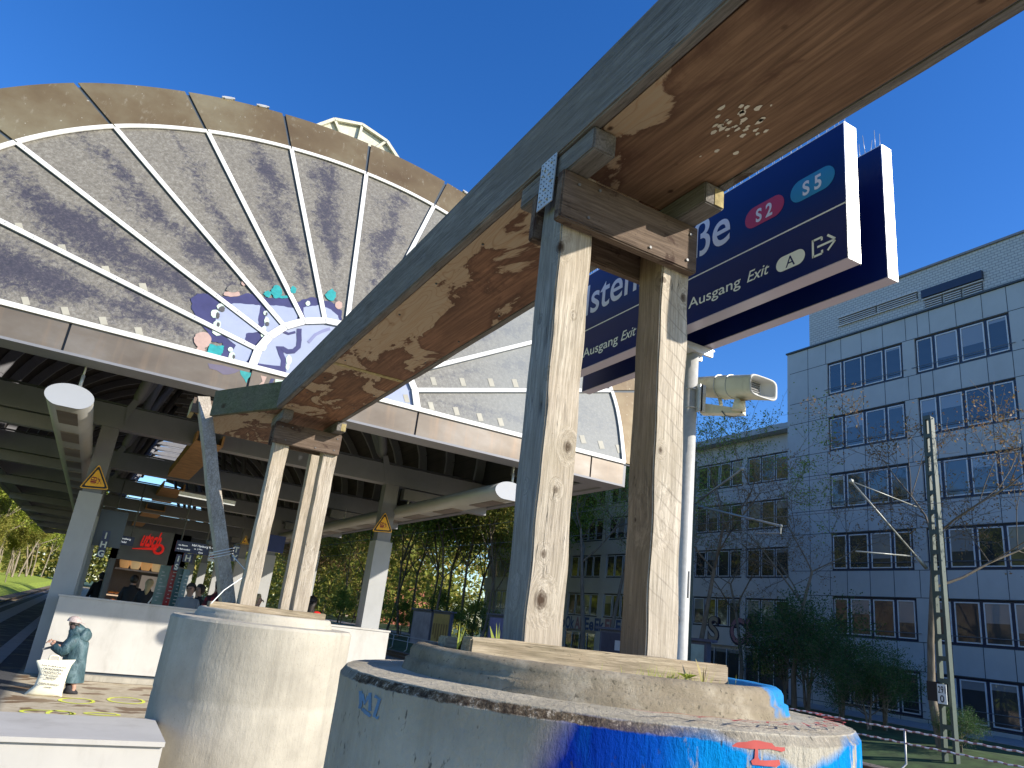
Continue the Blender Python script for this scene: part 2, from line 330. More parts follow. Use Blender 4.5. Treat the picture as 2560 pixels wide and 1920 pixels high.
def leafmat(name, a, b_, c):
    n = NT(name); i = n.n.new('ShaderNodeObjectInfo'); g = n.n.new('ShaderNodeNewGeometry')
    f = n.math('FRACT', n.math('ADD', g.outputs['Random Per Island'], n.math('MULTIPLY', i.outputs['Random'], .37)))
    col = n.ramp(f, [(.0, a), (.5, b_), (1.0, c)])
    tr = n.n.new('ShaderNodeBsdfTranslucent'); n.link(col, tr.inputs[0]); mx = n.n.new('ShaderNodeMixShader'); mx.inputs[0].default_value = .4
    n.fin(col, .6, 0, .3); out = n.n['Material Output']; n.link(n.b.outputs[0], mx.inputs[1]); n.link(tr.outputs[0], mx.inputs[2]); n.link(mx.outputs[0], out.inputs[0])
    return n.m
M['leaf_spring'] = leafmat('spring_leaves', (.34, .33, .06), (.22, .27, .05), (.42, .32, .08))
M['leaf_green'] = leafmat('green_leaves', (.16, .26, .05), (.24, .34, .06), (.12, .19, .05))
M['leaf_dark'] = leafmat('dark_leaves', (.03, .08, .03), (.05, .12, .035), (.08, .15, .04))
M['leaf_brown'] = leafmat('brown_leaves', (.24, .14, .07), (.30, .19, .09), (.17, .15, .06))
M['leaf_lit'] = leafmat('bright_leaves', (.30, .38, .05), (.42, .46, .07), (.20, .28, .05))

M['leaf_lit2'] = leafmat('wood_leaves', (.34, .33, .08), (.24, .28, .06), (.44, .36, .11))

# ------------------------------------------------------------------ mesh helpers
ORG = {}
def box(bm, x0, x1, y0, y1, z0, z1, mi=0):
    vs = [bm.verts.new((x, y, z)) for x in (x0, x1) for y in (y0, y1) for z in (z0, z1)]
    for f in ((0, 1, 3, 2), (4, 6, 7, 5), (0, 4, 5, 1), (2, 3, 7, 6), (0, 2, 6, 4), (1, 5, 7, 3)):
        fc = bm.faces.new([vs[i] for i in f]); fc.material_index = mi
    return vs
def obox(bm, p0, p1, wdt, hgt, up=(0, 0, 1), mi=0):
    """box running from p0 to p1, width across, height along up"""
    p0, p1 = Vector(p0), Vector(p1); d = (p1-p0).normalized(); u = Vector(up); u = (u-d*u.dot(d)).normalized(); r = d.cross(u)
    a = [p+r*(sx*wdt/2)+u*(sz*hgt/2) for p in (p0, p1) for sx in (-1, 1) for sz in (-1, 1)]
    vs = [bm.verts.new(q) for q in a]
    for f in ((0, 2, 3, 1), (4, 5, 7, 6), (0, 1, 5, 4), (2, 6, 7, 3), (0, 4, 6, 2), (1, 3, 7, 5)):
        fc = bm.faces.new([vs[i] for i in f]); fc.material_index = mi
    return vs
def tube(bm, pts, r, n=10, cap=True, mi=0, smooth=True):
    pts = [Vector(p) for p in pts]; rs = r if isinstance(r, (list, tuple)) else [r]*len(pts); rings = []
    pu = None
    for i, p in enumerate(pts):
        d = (pts[min(i+1, len(pts)-1)]-pts[max(i-1, 0)]).normalized()
        u = pu if pu is not None else (Vector((0, 0, 1)) if abs(d.z) < .9 else Vector((1, 0, 0)))
        u = (u-d*u.dot(d)).normalized(); pu = u; v = d.cross(u)
        rings.append([bm.verts.new(p+(u*math.cos(2*PI*k/n)+v*math.sin(2*PI*k/n))*rs[i]) for k in range(n)])
    for a, b2 in zip(rings, rings[1:]):
        for k in range(n):
            f = bm.faces.new((a[k], a[(k+1) % n], b2[(k+1) % n], b2[k])); f.smooth = smooth; f.material_index = mi
    if cap:
        for rg in (rings[0][::-1], rings[-1]):
            f = bm.faces.new(rg); f.material_index = mi
def lathe(bm, prof, c=(0, 0), n=64, mi=0, close=False):
    rings = []
    for r, z in prof:
        rings.append([bm.verts.new((c[0]+r*math.cos(2*PI*k/n), c[1]+r*math.sin(2*PI*k/n), z)) for k in range(n)])
    for a, b2 in zip(rings, rings[1:]):
        for k in range(n):
            f = bm.faces.new((a[k], a[(k+1) % n], b2[(k+1) % n], b2[k])); f.smooth = True; f.material_index = mi
    return rings
def prism(bm, pts, off, mi=0):
    """polygon pts extruded by vector off"""
    off = Vector(off); a = [bm.verts.new(p) for p in pts]; b2 = [bm.verts.new(Vector(p)+off) for p in pts]
    fs = [bm.faces.new(a), bm.faces.new(b2[::-1])]
    for i in range(len(a)):
        j = (i+1) % len(a); fs.append(bm.faces.new((a[j], a[i], b2[i], b2[j])))
    for f in fs: f.material_index = mi
def loft(bm, secs, mi=0, cap=True, smooth=True):
    rings = [[bm.verts.new(p) for p in s_] for s_ in secs]; n = len(rings[0])
    for a, b2 in zip(rings, rings[1:]):
        for k in range(n):
            f = bm.faces.new((a[k], a[(k+1) % n], b2[(k+1) % n], b2[k])); f.smooth = smooth; f.material_index = mi
    if cap:
        for rg in (rings[0][::-1], rings[-1]):
            f = bm.faces.new(rg); f.material_index = mi
    return rings
def BM(): return bmesh.new()
def org(p):
    v = Vector((0, 0, 0))
    while p is not None: v += p.location; p = p.parent
    return v
def add(name, bm, mats, parent=None, bevel=0, recalc=True):
    if any(f.smooth for f in bm.faces):
        for e in bm.edges:
            if len(e.link_faces) == 2 and e.calc_face_angle(0) > .52: e.smooth = False
    if bevel:
        bmesh.ops.bevel(bm, geom=[e for e in bm.edges if len(e.link_faces) == 2 and e.calc_face_angle(0) > .6], offset=bevel, segments=2, affect='EDGES', clamp_overlap=True)
    if recalc: bmesh.ops.recalc_face_normals(bm, faces=bm.faces)
    me = bpy.data.meshes.new(name); o_ = org(parent)
    if o_.length: bmesh.ops.translate(bm, verts=bm.verts, vec=-o_)
    bm.to_mesh(me); bm.free()
    for mt in (mats if isinstance(mats, (list, tuple)) else [mats]): me.materials.append(mt)
    ob = bpy.data.objects.new(name, me); C.objects.link(ob); ob.parent = parent
    return ob
def pobj(name, verts, faces, mat, parent=None, smooth=False):
    me = bpy.data.meshes.new(name); o_ = org(parent); v = np.asarray(verts, float)-np.array(o_)
    me.from_pydata(v.tolist(), [], faces); me.materials.append(mat)
    if smooth: me.polygons.foreach_set('use_smooth', [True]*len(me.polygons))
    ob = bpy.data.objects.new(name, me); C.objects.link(ob); ob.parent = parent; return ob
def thing(name, label, cat, loc=(0, 0, 0), group=None):
    o_ = bpy.data.objects.new(name, None); o_.empty_display_size = .2; C.objects.link(o_); o_.location = loc
    o_['label'] = label; o_['category'] = cat
    if group: o_['group'] = group
    return o_
def tag(o_, label, cat, group=None):
    o_['label'] = label; o_['category'] = cat
    if group: o_['group'] = group
    return o_
def struct(o_, kind='structure'): o_['kind'] = kind; return o_
def copy_tree(o_, parent=None):
    c = o_.copy(); C.objects.link(c); c.parent = parent
    for ch in list(o_.children): copy_tree(ch, c)
    return c
def text_verts(s_, size, shear=0.0, bold=0.0, extr=.0, spacing=1.0):
    cu = bpy.data.curves.new('t', 'FONT'); cu.body = s_; cu.size = size; cu.shear = shear; cu.offset = bold; cu.extrude = extr
    cu.space_character = spacing; cu.resolution_u = 6
    ob = bpy.data.objects.new('t', cu); C.objects.link(ob)
    dg = bpy.context.evaluated_depsgraph_get(); dg.update()
    me = bpy.data.meshes.new_from_object(ob.evaluated_get(dg))
    V = [tuple(v.co) for v in me.vertices]; Fc = [tuple(p.vertices) for p in me.polygons]
    bpy.data.objects.remove(ob); bpy.data.curves.remove(cu); bpy.data.meshes.remove(me)
    return V, Fc
def text_on(name, s_, size, origin, right, up, mat, parent, shear=0, bold=0, width=None, centre=False, lift=.002, spacing=1.0):
    V, Fc = text_verts(s_, size, shear, bold, 0, spacing)
    xs = [v[0] for v in V]; sx = 1.0
    if width: sx = width/(max(xs)-min(xs))
    x0 = min(xs) if not centre else (min(xs)+max(xs))/2
    r, u = Vector(right).normalized(), Vector(up).normalized(); n = r.cross(u)
    P = [Vector(origin)+r*((v[0]-x0)*sx)+u*v[1]+n*lift for v in V]
    return pobj(name, [tuple(p) for p in P], Fc, mat, parent)
def flat(name, pts, mat, parent, th=.0015, off=(0, 0, 0)):
    bm = BM(); q = [Vector(p)+Vector(off) for p in pts]
    n = (q[1]-q[0]).cross(q[2]-q[1]).normalized()
    f = bm.faces.new([bm.verts.new(p) for p in q]); bm.normal_update(); bmesh.ops.triangulate(bm, faces=[f])
    return add(name, bm, mat, parent, recalc=False)
def wavy(bm, amp=.004, freq=6, seed=0):
    for v in bm.verts:
        nv = mnoise.noise_vector(Vector(v.co)*freq+Vector((seed, seed*1.7, 0))); v.co += nv*amp

# ------------------------------------------------------------------ ground, tracks
bm = BM(); box(bm, -2.95, 7.9, -6, 140, -.9, 0); struct(add('platform', bm, M['ground']))
bm = BM(); box(bm, -2.47, -1.95, -6, 140, .002, .004); struct(add('platform_strip', bm, M['strip']))
bm = BM(); box(bm, -1.22, -.95, -6, 140, .002, .004); box(bm, -2.95, -2.8, -6, 140, .002, .004); struct(add('platform_paving_line', bm, M['strip']))
bm = BM()
for s_ in ([(-400, -60), (700, -60), (700, 900), (-400, 900)],): bm.faces.new([bm.verts.new((x, y, -1.25)) for x, y in s_])
struct(add('terrain', bm, M['grass_dk']))
bm = BM(); box(bm, 7.92, 21.6, -30, 300, -1.2, -.95); box(bm, -6.4, -2.97, -30, 300, -1.2, -.95); struct(add('track_bed', bm, M['ballast']))
for x in (-3.5, -4.95, 10.2, 11.65, 17.2, 18.65):
    pass
def rails(x):
    t = thing('railway_track', 'pair of steel rails on ballast '+('left of the platform beside the sunny woods' if x < 0 else ('right of the platform, nearer the platform' if x < 14 else 'beyond the near rails, beside the roped fence')), 'track', (x, 0, -.95), 'railway tracks')
    for dx in (-.72, .72):
        bm = BM(); box(bm, x+dx-.035, x+dx+.035, -30, 300, -.80, -.76); box(bm, x+dx-.01, x+dx+.01, -30, 300, -.93, -.80); add('rail', bm, M['rail'], t)
    bm = BM()
    for i in range(-10, 130): box(bm, x-1.25, x+1.25, i*.65-.12, i*.65+.12, -.97, -.925)
    add('sleepers', bm, M['bark'], t)['kind'] = 'stuff'
rails(-4.25); rails(11); rails(18.6)
bm = BM()
def slope(bm, xs, zs, y0, y1):
    for (xa, za), (xb, zb) in zip(zip(xs, zs), zip(xs[1:], zs[1:])):
        bm.faces.new([bm.verts.new(p) for p in ((xa, y0, za), (xb, y0, zb), (xb, y1, zb), (xa, y1, za))])
slope(bm, (21.5, 23, 26, 30, 60, 300), (-1.0, -.75, -.4, -.36, -.36, 0), -40, 400); struct(add('grass_bank', bm, M['grass_dk']))
bm = BM(); slope(bm, (-6.35, -8, -14, -40, -300), (-1.0, -.5, .1, 1.2, 4), -40, 500); struct(add('grass_verge', bm, M['grass']))
bm = BM(); box(bm, 31.5, 35.6, -20, 120, -.36, -.34); struct(add('path', bm, M['strip']))

# ------------------------------------------------------------------ timber trestles, trough, barrels
XL, XR, ZB = .87, 1.34, 2.90          # trough underside 1.3 m above the eye
def rough_box(bm, x0, x1, y0, y1, z0, z1, axis=2, nseg=24, amp=.003, seed=0, tilt=0):
    b2 = BM(); box(b2, x0, x1, y0, y1, z0, z1)
    es = [e for e in b2.edges if abs((e.verts[0].co-e.verts[1].co)[axis]) > 1e-6]
    bmesh.ops.subdivide_edges(b2, edges=es, cuts=nseg, use_grid_fill=True)
    bmesh.ops.bevel(b2, geom=[e for e in b2.edges if len(e.link_faces) == 2 and e.calc_face_angle(0) > .6], offset=.004, segments=2, affect='EDGES')
    wavy(b2, amp, 7, seed)
    if tilt:
        for v in b2.verts: v.co.x += tilt*(ZB-v.co.z)
    me = bpy.data.meshes.new('tmp'); b2.to_mesh(me); b2.free(); bm.from_mesh(me); bpy.data.meshes.remove(me)
def screws(bm, pts, nrm, r=.006):
    nrm = Vector(nrm)
    for p in pts: tube(bm, [Vector(p), Vector(p)+nrm*.003], r, 8)
def trestle(y, dx, zt_base, label, near):
    t = thing('timber_trestle', label, 'timber support', (1.1+dx, y, zt_base), 'timber trestles under the trough')
    X0 = XL+dx
    for k, xx in enumerate((X0+.015, X0+.375)):
        bm = BM(); rough_box(bm, xx, xx+.105, y, y+.11, zt_base, 2.83 if not (near and k == 0) else 2.86, seed=k+y, amp=.0045 if near else .004, nseg=60, tilt=.016 if near else .004); add('post', bm, ([M['post_saw'], M['post_brown']] if k else [M['post_near'], M['post_shaded']]) if near else M['post'], t)
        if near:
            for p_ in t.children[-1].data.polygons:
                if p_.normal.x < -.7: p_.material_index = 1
    if not near:
        bm = BM(); rough_box(bm, X0+.355, X0+.44, y+.30, y+.38, zt_base, 2.9, seed=9, tilt=.004); add('post', bm, M['post'], t)
    bm = BM(); rough_box(bm, X0-.012, X0+.482, y-.035, y-.002, 2.67, 2.825, axis=0, amp=.001, seed=3)
    o_ = add('cross_board', bm, M['beam_x'], t)
    bm = BM(); screws(bm, [(X0+.01+.03, y-.037, 2.79), (X0+.11, y-.037, 2.80), (X0+.08, y-.037, 2.70), (X0+.45, y-.037, 2.79), (X0+.44, y-.037, 2.70), (X0+.3, y-.037, 2.69)], (0, -1, 0), .0045); add('screws', bm, M['steel_dk'], o_)
    bm = BM(); rough_box(bm, X0-.008, X0+.482, y+.112, y+.142, 2.67, 2.82, axis=0, amp=.001, seed=4); add('cross_board', bm, M['beam_x'], t)
    for k, xx in enumerate((X0-.001, X0+.395)):
        bm = BM(); rough_box(bm, xx, xx+.074, y-.155, y+.235, 2.826, 2.897, axis=1, amp=.001, seed=5+k); bo = add('bearer', bm, M['beam_y'], t)
        if k: 
            bm = BM(); box(bm, xx+.036, xx+.070, y-.1565, y-.1555, 2.83, 2.885); add('mossy_cut_end', bm, M['end'], bo)
    if near:
        bm = BM(); box(bm, X0-.014, X0-.011, y+.015, y+.098, 2.745, 2.905); pl = add('nail_plate', bm, M['galv'], t, bevel=.0006)
        bm = BM()
        for i in range(5):
            for j in range(10): tube(bm, [(X0-.0145, y+.024+i*.016, 2.757+j*.0155), (X0-.0155, y+.024+i*.016, 2.757+j*.0155)], .0022, 6)
        add('nail_holes', bm, M['joint'], pl)
        bm = BM()
        for (a, c) in ((.025, .14), (.06, .13), (.035, .105), (.07, .115), (.02, .075), (.05, .06), (.07, .03), (.03, .02)): tube(bm, [(X0-.0145, y+.015+a, 2.745+c), (X0-.018, y+.015+a, 2.745+c)], .0045, 8)
        add('nail_heads', bm, M['galv'], pl)
    return t
trestle(1.545, 0, 1.50, 'weathered two-post timber support nearest the camera, standing in the blue-painted barrel', True)
trestle(5.40, .035, 1.47, 'smaller weathered timber support standing on the pale unpainted concrete barrel', False)
bm = BM(); p0 = Vector((.44, 6.25, 3.06)); p1 = Vector((.88, 5.55, 1.52))
obox(bm, p0, p1, .09, .10, up=(0, -1, .3)); bmesh.ops.subdivide_edges(bm, edges=bm.edges[:], cuts=6, use_grid_fill=True); wavy(bm, .008, 4, 2)
tag(add('timber_brace', bm, M['post']), 'single leaning grey timber left of the far timber support, half in shadow', 'timber post')
bm = BM()
for k in range(3): tube(bm, [(.78+.04*math.cos(a_)*2, 5.72+.1*math.sin(a_), 1.85+.02*k+.03*math.cos(a_)) for a_ in np.linspace(0, 2*PI, 9)], .0025, 5)
tube(bm, [(.84, 5.6, 1.86), (.95, 5.45, 1.75), (.80, 5.35, 1.62), (.72, 5.2, 1.53)], .0035, 5)
tag(add('plastic_strap', bm, M['txt']), 'thin pale tape tied around the foot of the leaning timber', 'strap')

# trough: long box duct running along the platform
def duct(name, label, x0, x1, y0, y1, matu, seam=(), z0=ZB, group='wooden duct boxes'):
    t = thing(name, label, 'wooden duct', ((x0+x1)/2, y0, z0), group)
    for k, (a, b2) in enumerate(((x0-.012, x0+.024), (x1-.024, x1+.012))):
        bm = BM(); b3 = BM(); box(b3, a, b2, y0, y1, z0-.002, z0+.205)
        n_ = max(2, int((y1-y0)/.12)); bmesh.ops.subdivide_edges(b3, edges=[e for e in b3.edges if abs((e.verts[0].co-e.verts[1].co)[1]) > .1], cuts=n_, use_grid_fill=True)
        bmesh.ops.bevel(b3, geom=[e for e in b3.edges if len(e.link_faces) == 2 and e.calc_face_angle(0) > .6], offset=.005, segments=2, affect='EDGES'); wavy(b3, .003, 5, k)
        me = bpy.data.meshes.new('tmp'); b3.to_mesh(me); b3.free(); bm.from_mesh(me); bpy.data.meshes.remove(me)
        add('side_board', bm, M['beam_y'], t)
    for a, b2, mt_ in ((y0, 1.60, M['ply_near']), (1.60, 3.95, M['ply_far']), (3.95, y1, M['ply_far2'])):
        bm = BM(); box(bm, x0+.0245, x1-.0245, a+.002, b2-.002, z0+.0, z0+.018); o_ = add('underside_panel', bm, mt_, t); o_['label'] = 'plywood panel, '+('brown with a pale left border' if a < 0 else ('pale with curly grain and rusty patches' if a < 3 else 'pale with one big rusty patch'))
    bm = BM(); box(bm, x0, x1, y0+.01, y1-.01, z0+.207, z0+.225); add('lid', bm, M['beam_y'], t)
    return t
duct('wooden_duct', 'long raised wooden duct running overhead across both timber supports, its plywood underside peeling', XL, XR, -1.6, 5.30, M['ply_near'])
tn = bpy.data.objects['wooden_duct']
bm = BM()
for i in range(9):
    y = 1.75+i*.42; screws(bm, [(XL+.06, y, ZB-.002), (XR-.06, y+.1, ZB-.002)], (0, 0, -1), .005)
add('screws', bm, M['joint'], tn)
bm = BM(); box(bm, XL+.03, XR-.03, 3.93, 3.97, ZB-.004, ZB-.001); add('mossy_seam', bm, M['end'], tn)
# loose white flakes of paint on the near underside
bm = BM(); random.seed(5)
for i in range(34):
    cx_, cy_ = random.gauss(1.17, .035), random.gauss(1.16, .05); r_ = random.uniform(.003, .011)
    n_ = random.randint(6, 9); ph = random.random()*6
    bm.faces.new([bm.verts.new((cx_+r_*random.uniform(.5, 1.1)*math.cos(ph+2*PI*k/n_)*.9, cy_+r_*random.uniform(.5, 1.2)*math.sin(ph+2*PI*k/n_)*1.5, ZB-.0025)) for k in range(n_)])
fl = add('paint_flakes', bm, paint('old_paint', (.62, .58, .48), .7), None); fl.parent = bpy.data.objects['wooden_duct']; fl.location = -org(fl.parent); fl['kind'] = 'stuff'
# elbow and crosswise end length
t = thing('duct_elbow', 'short green mossy bend of the wooden duct behind the far timber support', 'wooden duct', (.8, 5.6, ZB), 'wooden duct boxes')
bm = BM(); prism(bm, [(XL-.01, 5.305, ZB), (XL-.01, 5.305, 3.105), (.50, 6.05, 3.105), (.50, 6.05, ZB)], (.03, .015, 0)); add('side_board', bm, M['mossy'], t)
bm = BM(); prism(bm, [(XL+.03, 5.305, ZB), (XR, 5.305, ZB), (XR, 6.7, ZB), (.56, 6.7, ZB), (.53, 6.05, ZB)], (0, 0, .018)); add('underside_panel', bm, M['ply_far'], t)
bm = BM(); box(bm, XR-.01, XR+.02, 5.305, 6.7, ZB, 3.105); add('side_board', bm, M['beam_y'], t)
t = thing('duct_end', 'short crosswise end of the duct with a tan underside, sunlit at its left tip', 'wooden duct', (.6, 6.3, ZB), 'wooden duct boxes')
bm = BM(); box(bm, .37, 1.10, 6.20, 6.235, 2.935, 3.055); add('front_board', bm, M['beam_x'], t)
bm = BM(); prism(bm, [(.39, 6.24, 2.94), (1.15, 6.24, 2.94), (1.15, 6.75, 2.94), (.72, 6.75, 2.94)], (0, 0, .015)); add('underside_panel', bm, M['ply_tan'], t)
bm = BM(); box(bm, .37, .40, 6.236, 6.5, 2.94, 3.05); add('end_board', bm, M['end'], t)

def barrel(y, label, near, ztop):
    cx_, cy_ = 1.105, y
    t = thing('concrete_barrel', label, 'concrete ring base', (cx_, cy_, 0), 'concrete well rings used as footings')
    R = .588; bm = BM(); prof = [(R-.002, 0)]
    z = 0
    for zz in (.49, .99):
        prof += [(R, zz-.02), (R-.004, zz), (R, zz+.02)]
    prof += [(R, ztop-.25), (R, ztop-.06), (R, ztop-.017), (R-.012, ztop), (R-.06, ztop+.002), (.46, ztop+.006), (.40, ztop+.006)]
    lathe(bm, prof, (cx_, cy_), 160)
    bmesh.ops.subdivide_edges(bm, edges=[e for e in bm.edges if abs(e.verts[0].co.z-e.verts[1].co.z) > .2], cuts=14, use_grid_fill=True)
    for v in bm.verts:
        k = mnoise.noise(Vector(v.co)*9)*.002+mnoise.noise(Vector(v.co)*30)*.001
        d = Vector((v.co.x-cx_, v.co.y-cy_, 0)).normalized(); v.co += d*k
        if v.co.z > ztop-.02: v.co.z += mnoise.noise(Vector(v.co)*25)*.0015; v.co += d*mnoise.noise(Vector(v.co)*45)*.0025
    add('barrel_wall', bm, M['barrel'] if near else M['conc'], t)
    bm = BM(); a = ztop+.004
    lathe(bm, [(.452, a), (.447, a+.012), (.446, a+.024), (.437, a+.027), (.436, a+.044), (.431, a+.053), (.421, a+.059), (.407, a+.060), (.388, a+.057), (.377, a+.046), (.372, a+.015)], (cx_, cy_), 128)
    for v in bm.verts:
        k = mnoise.noise(Vector(v.co)*14)*.003; d = Vector((v.co.x-cx_, v.co.y-cy_, 0)).normalized(); v.co += d*k*.4; v.co.z += mnoise.noise(Vector(v.co)*18)*.0008
    add('rim_ring', bm, M['ring'] if near else M['conc'], t)
    bm = BM(); bmesh.ops.create_circle(bm, cap_ends=True, segments=48, radius=.376, matrix=Matrix.Translation((cx_, cy_, a+.026)))
    add('soil', bm, paint('soil'+str(near), (.10, .08, .05), .95, var=.5, scale=30, bump=1), t)
    return t
tb = barrel(1.55, 'large round concrete barrel in the foreground, half of it sprayed bright blue', True, 1.482)
tb2 = barrel(5.35, 'bare pale concrete barrel at centre left, without blue paint', False, 1.445)
# paint marks on the blue barrel (conformed to its wall)
def on_barrel(name, polys, mat, parent, zc, cy=1.55, R=.5915, th0=0):
    bm = BM()
    for P in polys:
        pts = []
        for i in range(len(P)):
            a, b2 = P[i], P[(i+1) % len(P)]
            for k in range(4): pts.append((a[0]+(b2[0]-a[0])*k/4, a[1]+(b2[1]-a[1])*k/4))
        f = bm.faces.new([bm.verts.new((x+mnoise.noise(Vector((x*90, y*90, 1)))*.0016, 0, y+mnoise.noise(Vector((x*90, y*90, 5)))*.0010)) for x, y in pts])
    bm.normal_update(); bmesh.ops.triangulate(bm, faces=bm.faces[:]); bmesh.ops.subdivide_edges(bm, edges=bm.edges[:], cuts=2, use_grid_fill=True)
    for v in bm.verts:
        th = v.co.x; z = v.co.z; d = Vector((math.cos(th), math.sin(th), 0)); p = Vector((1.105, cy, z))+d*.588; v.co = p+d*(.0013+mnoise.noise(p*9)*.002+mnoise.noise(p*30)*.001)
    return add(name, bm, mat, parent)
def px_b(u, v, cy=1.55, R=.59):
    d = ray(u, v); c = Vector((1.105, cy)); dd = Vector((d.x, d.y)); A = dd.dot(dd); B = -2*dd.dot(c); K = c.dot(c)-R*R
    t_ = (-B-math.sqrt(max(0, B*B-4*A*K)))/(2*A); p = CAM+d*t_; return (math.atan2(p.y-cy, p.x-1.105), p.z)
redp = paint('faded_red_spray', (.42, .06, .05), .7, var=.2, scale=14)
s_ = .3617; oz = (1400, 1500)
I_ = [[(1195, 1005), (1230, 985), (1310, 978), (1345, 968), (1470, 990), (1490, 1015), (1560, 1022), (1562, 1045), (1535, 1050), (1440, 1030), (1372, 1030), (1372, 1085), (1385, 1108), (1520, 1108), (1528, 1140), (1500, 1155), (1335, 1140), (1325, 1115), (1345, 1095), (1350, 1030), (1260, 1025), (1200, 1018)]]
on_barrel('red_graffiti_mark', [[px_b(oz[0]+s_*x, oz[1]+s_*y) for x, y in P] for P in I_], redp, tb, 1.4)
bl = paint('faded_blue_spray', (.10, .20, .33), .8, var=.3, scale=20)
s_ = .3165; oz = (800, 1550)
def stroke2(pts, w_):
    L = []; Rr = []
    for i, (x, y) in enumerate(pts):
        a = pts[max(0, i-1)]; b2 = pts[min(len(pts)-1, i+1)]; dx, dy = b2[0]-a[0], b2[1]-a[1]; l = math.hypot(dx, dy) or 1
        L.append((x-dy/l*w_, y+dx/l*w_)); Rr.append((x+dy/l*w_, y-dx/l*w_))
    return L+Rr[::-1]
marks = [stroke2(p, 13) for p in ([(318, 560), (320, 660), (312, 700)], [(330, 585), (352, 660), (380, 600)], [(392, 575), (392, 720)], [(330, 700), (400, 760)], [(430, 600), (470, 625), (430, 760), (465, 775)])]
on_barrel('blue_lettering_mark', [[px_b(oz[0]+s_*x, oz[1]+s_*y) for x, y in P] for P in marks], bl, tb, 1.4)
# red scrawl on the flat ledge
bm = BM(); random.seed(3)
for i in range(9):
    a0 = -2.05+i*.17; pts = []
    for k in range(7):
        a = a0+k*.05; r = .515+.02*math.sin(k*1.3+i)+.004*i; pts.append(Vector((1.105+r*math.cos(a), 1.55+r*math.sin(a), 1.4935)))
    for a, b2 in zip(pts, pts[1:]):
        n_ = Vector((-(b2-a).y, (b2-a).x, 0)).normalized()*random.uniform(.001, .0035); bm.faces.new([bm.verts.new(q) for q in (a-n_, b2-n_, b2+n_, a+n_)])
add('red_ledge_scrawl', bm, redp, tb)

def sleeper(name, x0, x1, y0, y1, z0, z1, label, rot=0):
    bm = BM(); rough_box(bm, x0, x1, y0, y1, z0, z1, axis=0, amp=.004, seed=x0*3, nseg=18); o_ = add(name, bm, M['sleeper'])
    return tag(o_, label, 'timber beam', 'timbers bedded in the barrel tops')
sleeper('timber_sleeper', .737, 1.478, 1.472, 1.525, 1.50, 1.574, 'cracked timber beam lying along the front rim inside the blue barrel')
sleeper('timber_sleeper', .80, 1.40, 1.74, 1.79, 1.49, 1.565, 'timber beam lying behind the posts in the blue barrel')
sleeper('timber_sleeper', .72, 1.49, 5.27, 5.37, 1.49, 1.544, 'flat weathered plank on the front of the pale barrel top')
bm = BM(); box(bm, .97, 1.0, 1.665, 1.70, 1.50, 1.60)
tag(add('wood_offcut', bm, M['end'], bevel=.003), 'tiny square wood offcut beside the foot of the left near post', 'wood block')
# little plants in the blue barrel
bm = BM(); random.seed(9)
for i in range(70):
    x = random.gauss(1.25, .085); y = 1.455+random.uniform(-.03, .0); h_ = random.uniform(.01, .035); l = random.uniform(-.02, .02); wq = .0012
    bm.faces.new([bm.verts.new(p) for p in ((x-wq, y, 1.52), (x+wq, y, 1.52), (x+l, y-.004, 1.53+h_))])
struct(add('grass_tuft', bm, M['leaf_lit']), 'stuff')
def weed(x, y, z, label, n_, L, mat):
    bm = BM()
    for i in range(n_):
        a = i*2.4; d = Vector((math.cos(a), math.sin(a), .75)).normalized(); s2 = Vector((-math.sin(a), math.cos(a), 0))
        p = Vector((x, y, z)); q = [p, p+d*L*.5+s2*L*.16, p+d*L-Vector((0, 0, L*.25)), p+d*L*.5-s2*L*.16]
        bm.faces.new([bm.verts.new(k) for k in q])
    return tag(add('weed', bm, mat), label, 'plant', 'weeds growing in the barrel')
weed(1.31, 1.44, 1.535, 'small bright green rosette in front of the cracked timber beam', 9, .033, M['leaf_lit'])
for k, (x, y, h_) in enumerate(((.72, 1.50, .05), (.84, 1.545, .05), (1.37, 1.45, .03))):
    bm = BM()
    for i in range(4):
        a = random.uniform(-.6, .6); bm.faces.new([bm.verts.new(p) for p in ((x-.003, y, 1.52), (x+.003, y, 1.52), (x+a*.02+.002, y, 1.54+h_*.7), (x+a*.045, y, 1.54+h_*random.uniform(.9, 1.5)))])
    tag(add('grass_blade_clump', bm, M['leaf_lit'] if k < 2 else M['end']), ('thin grass blades at the left end of the blue barrel rim', 'thin grass blades left of the near left post', 'dry upright stalk in front of the timber beam')[k], 'plant', 'weeds growing in the barrel')

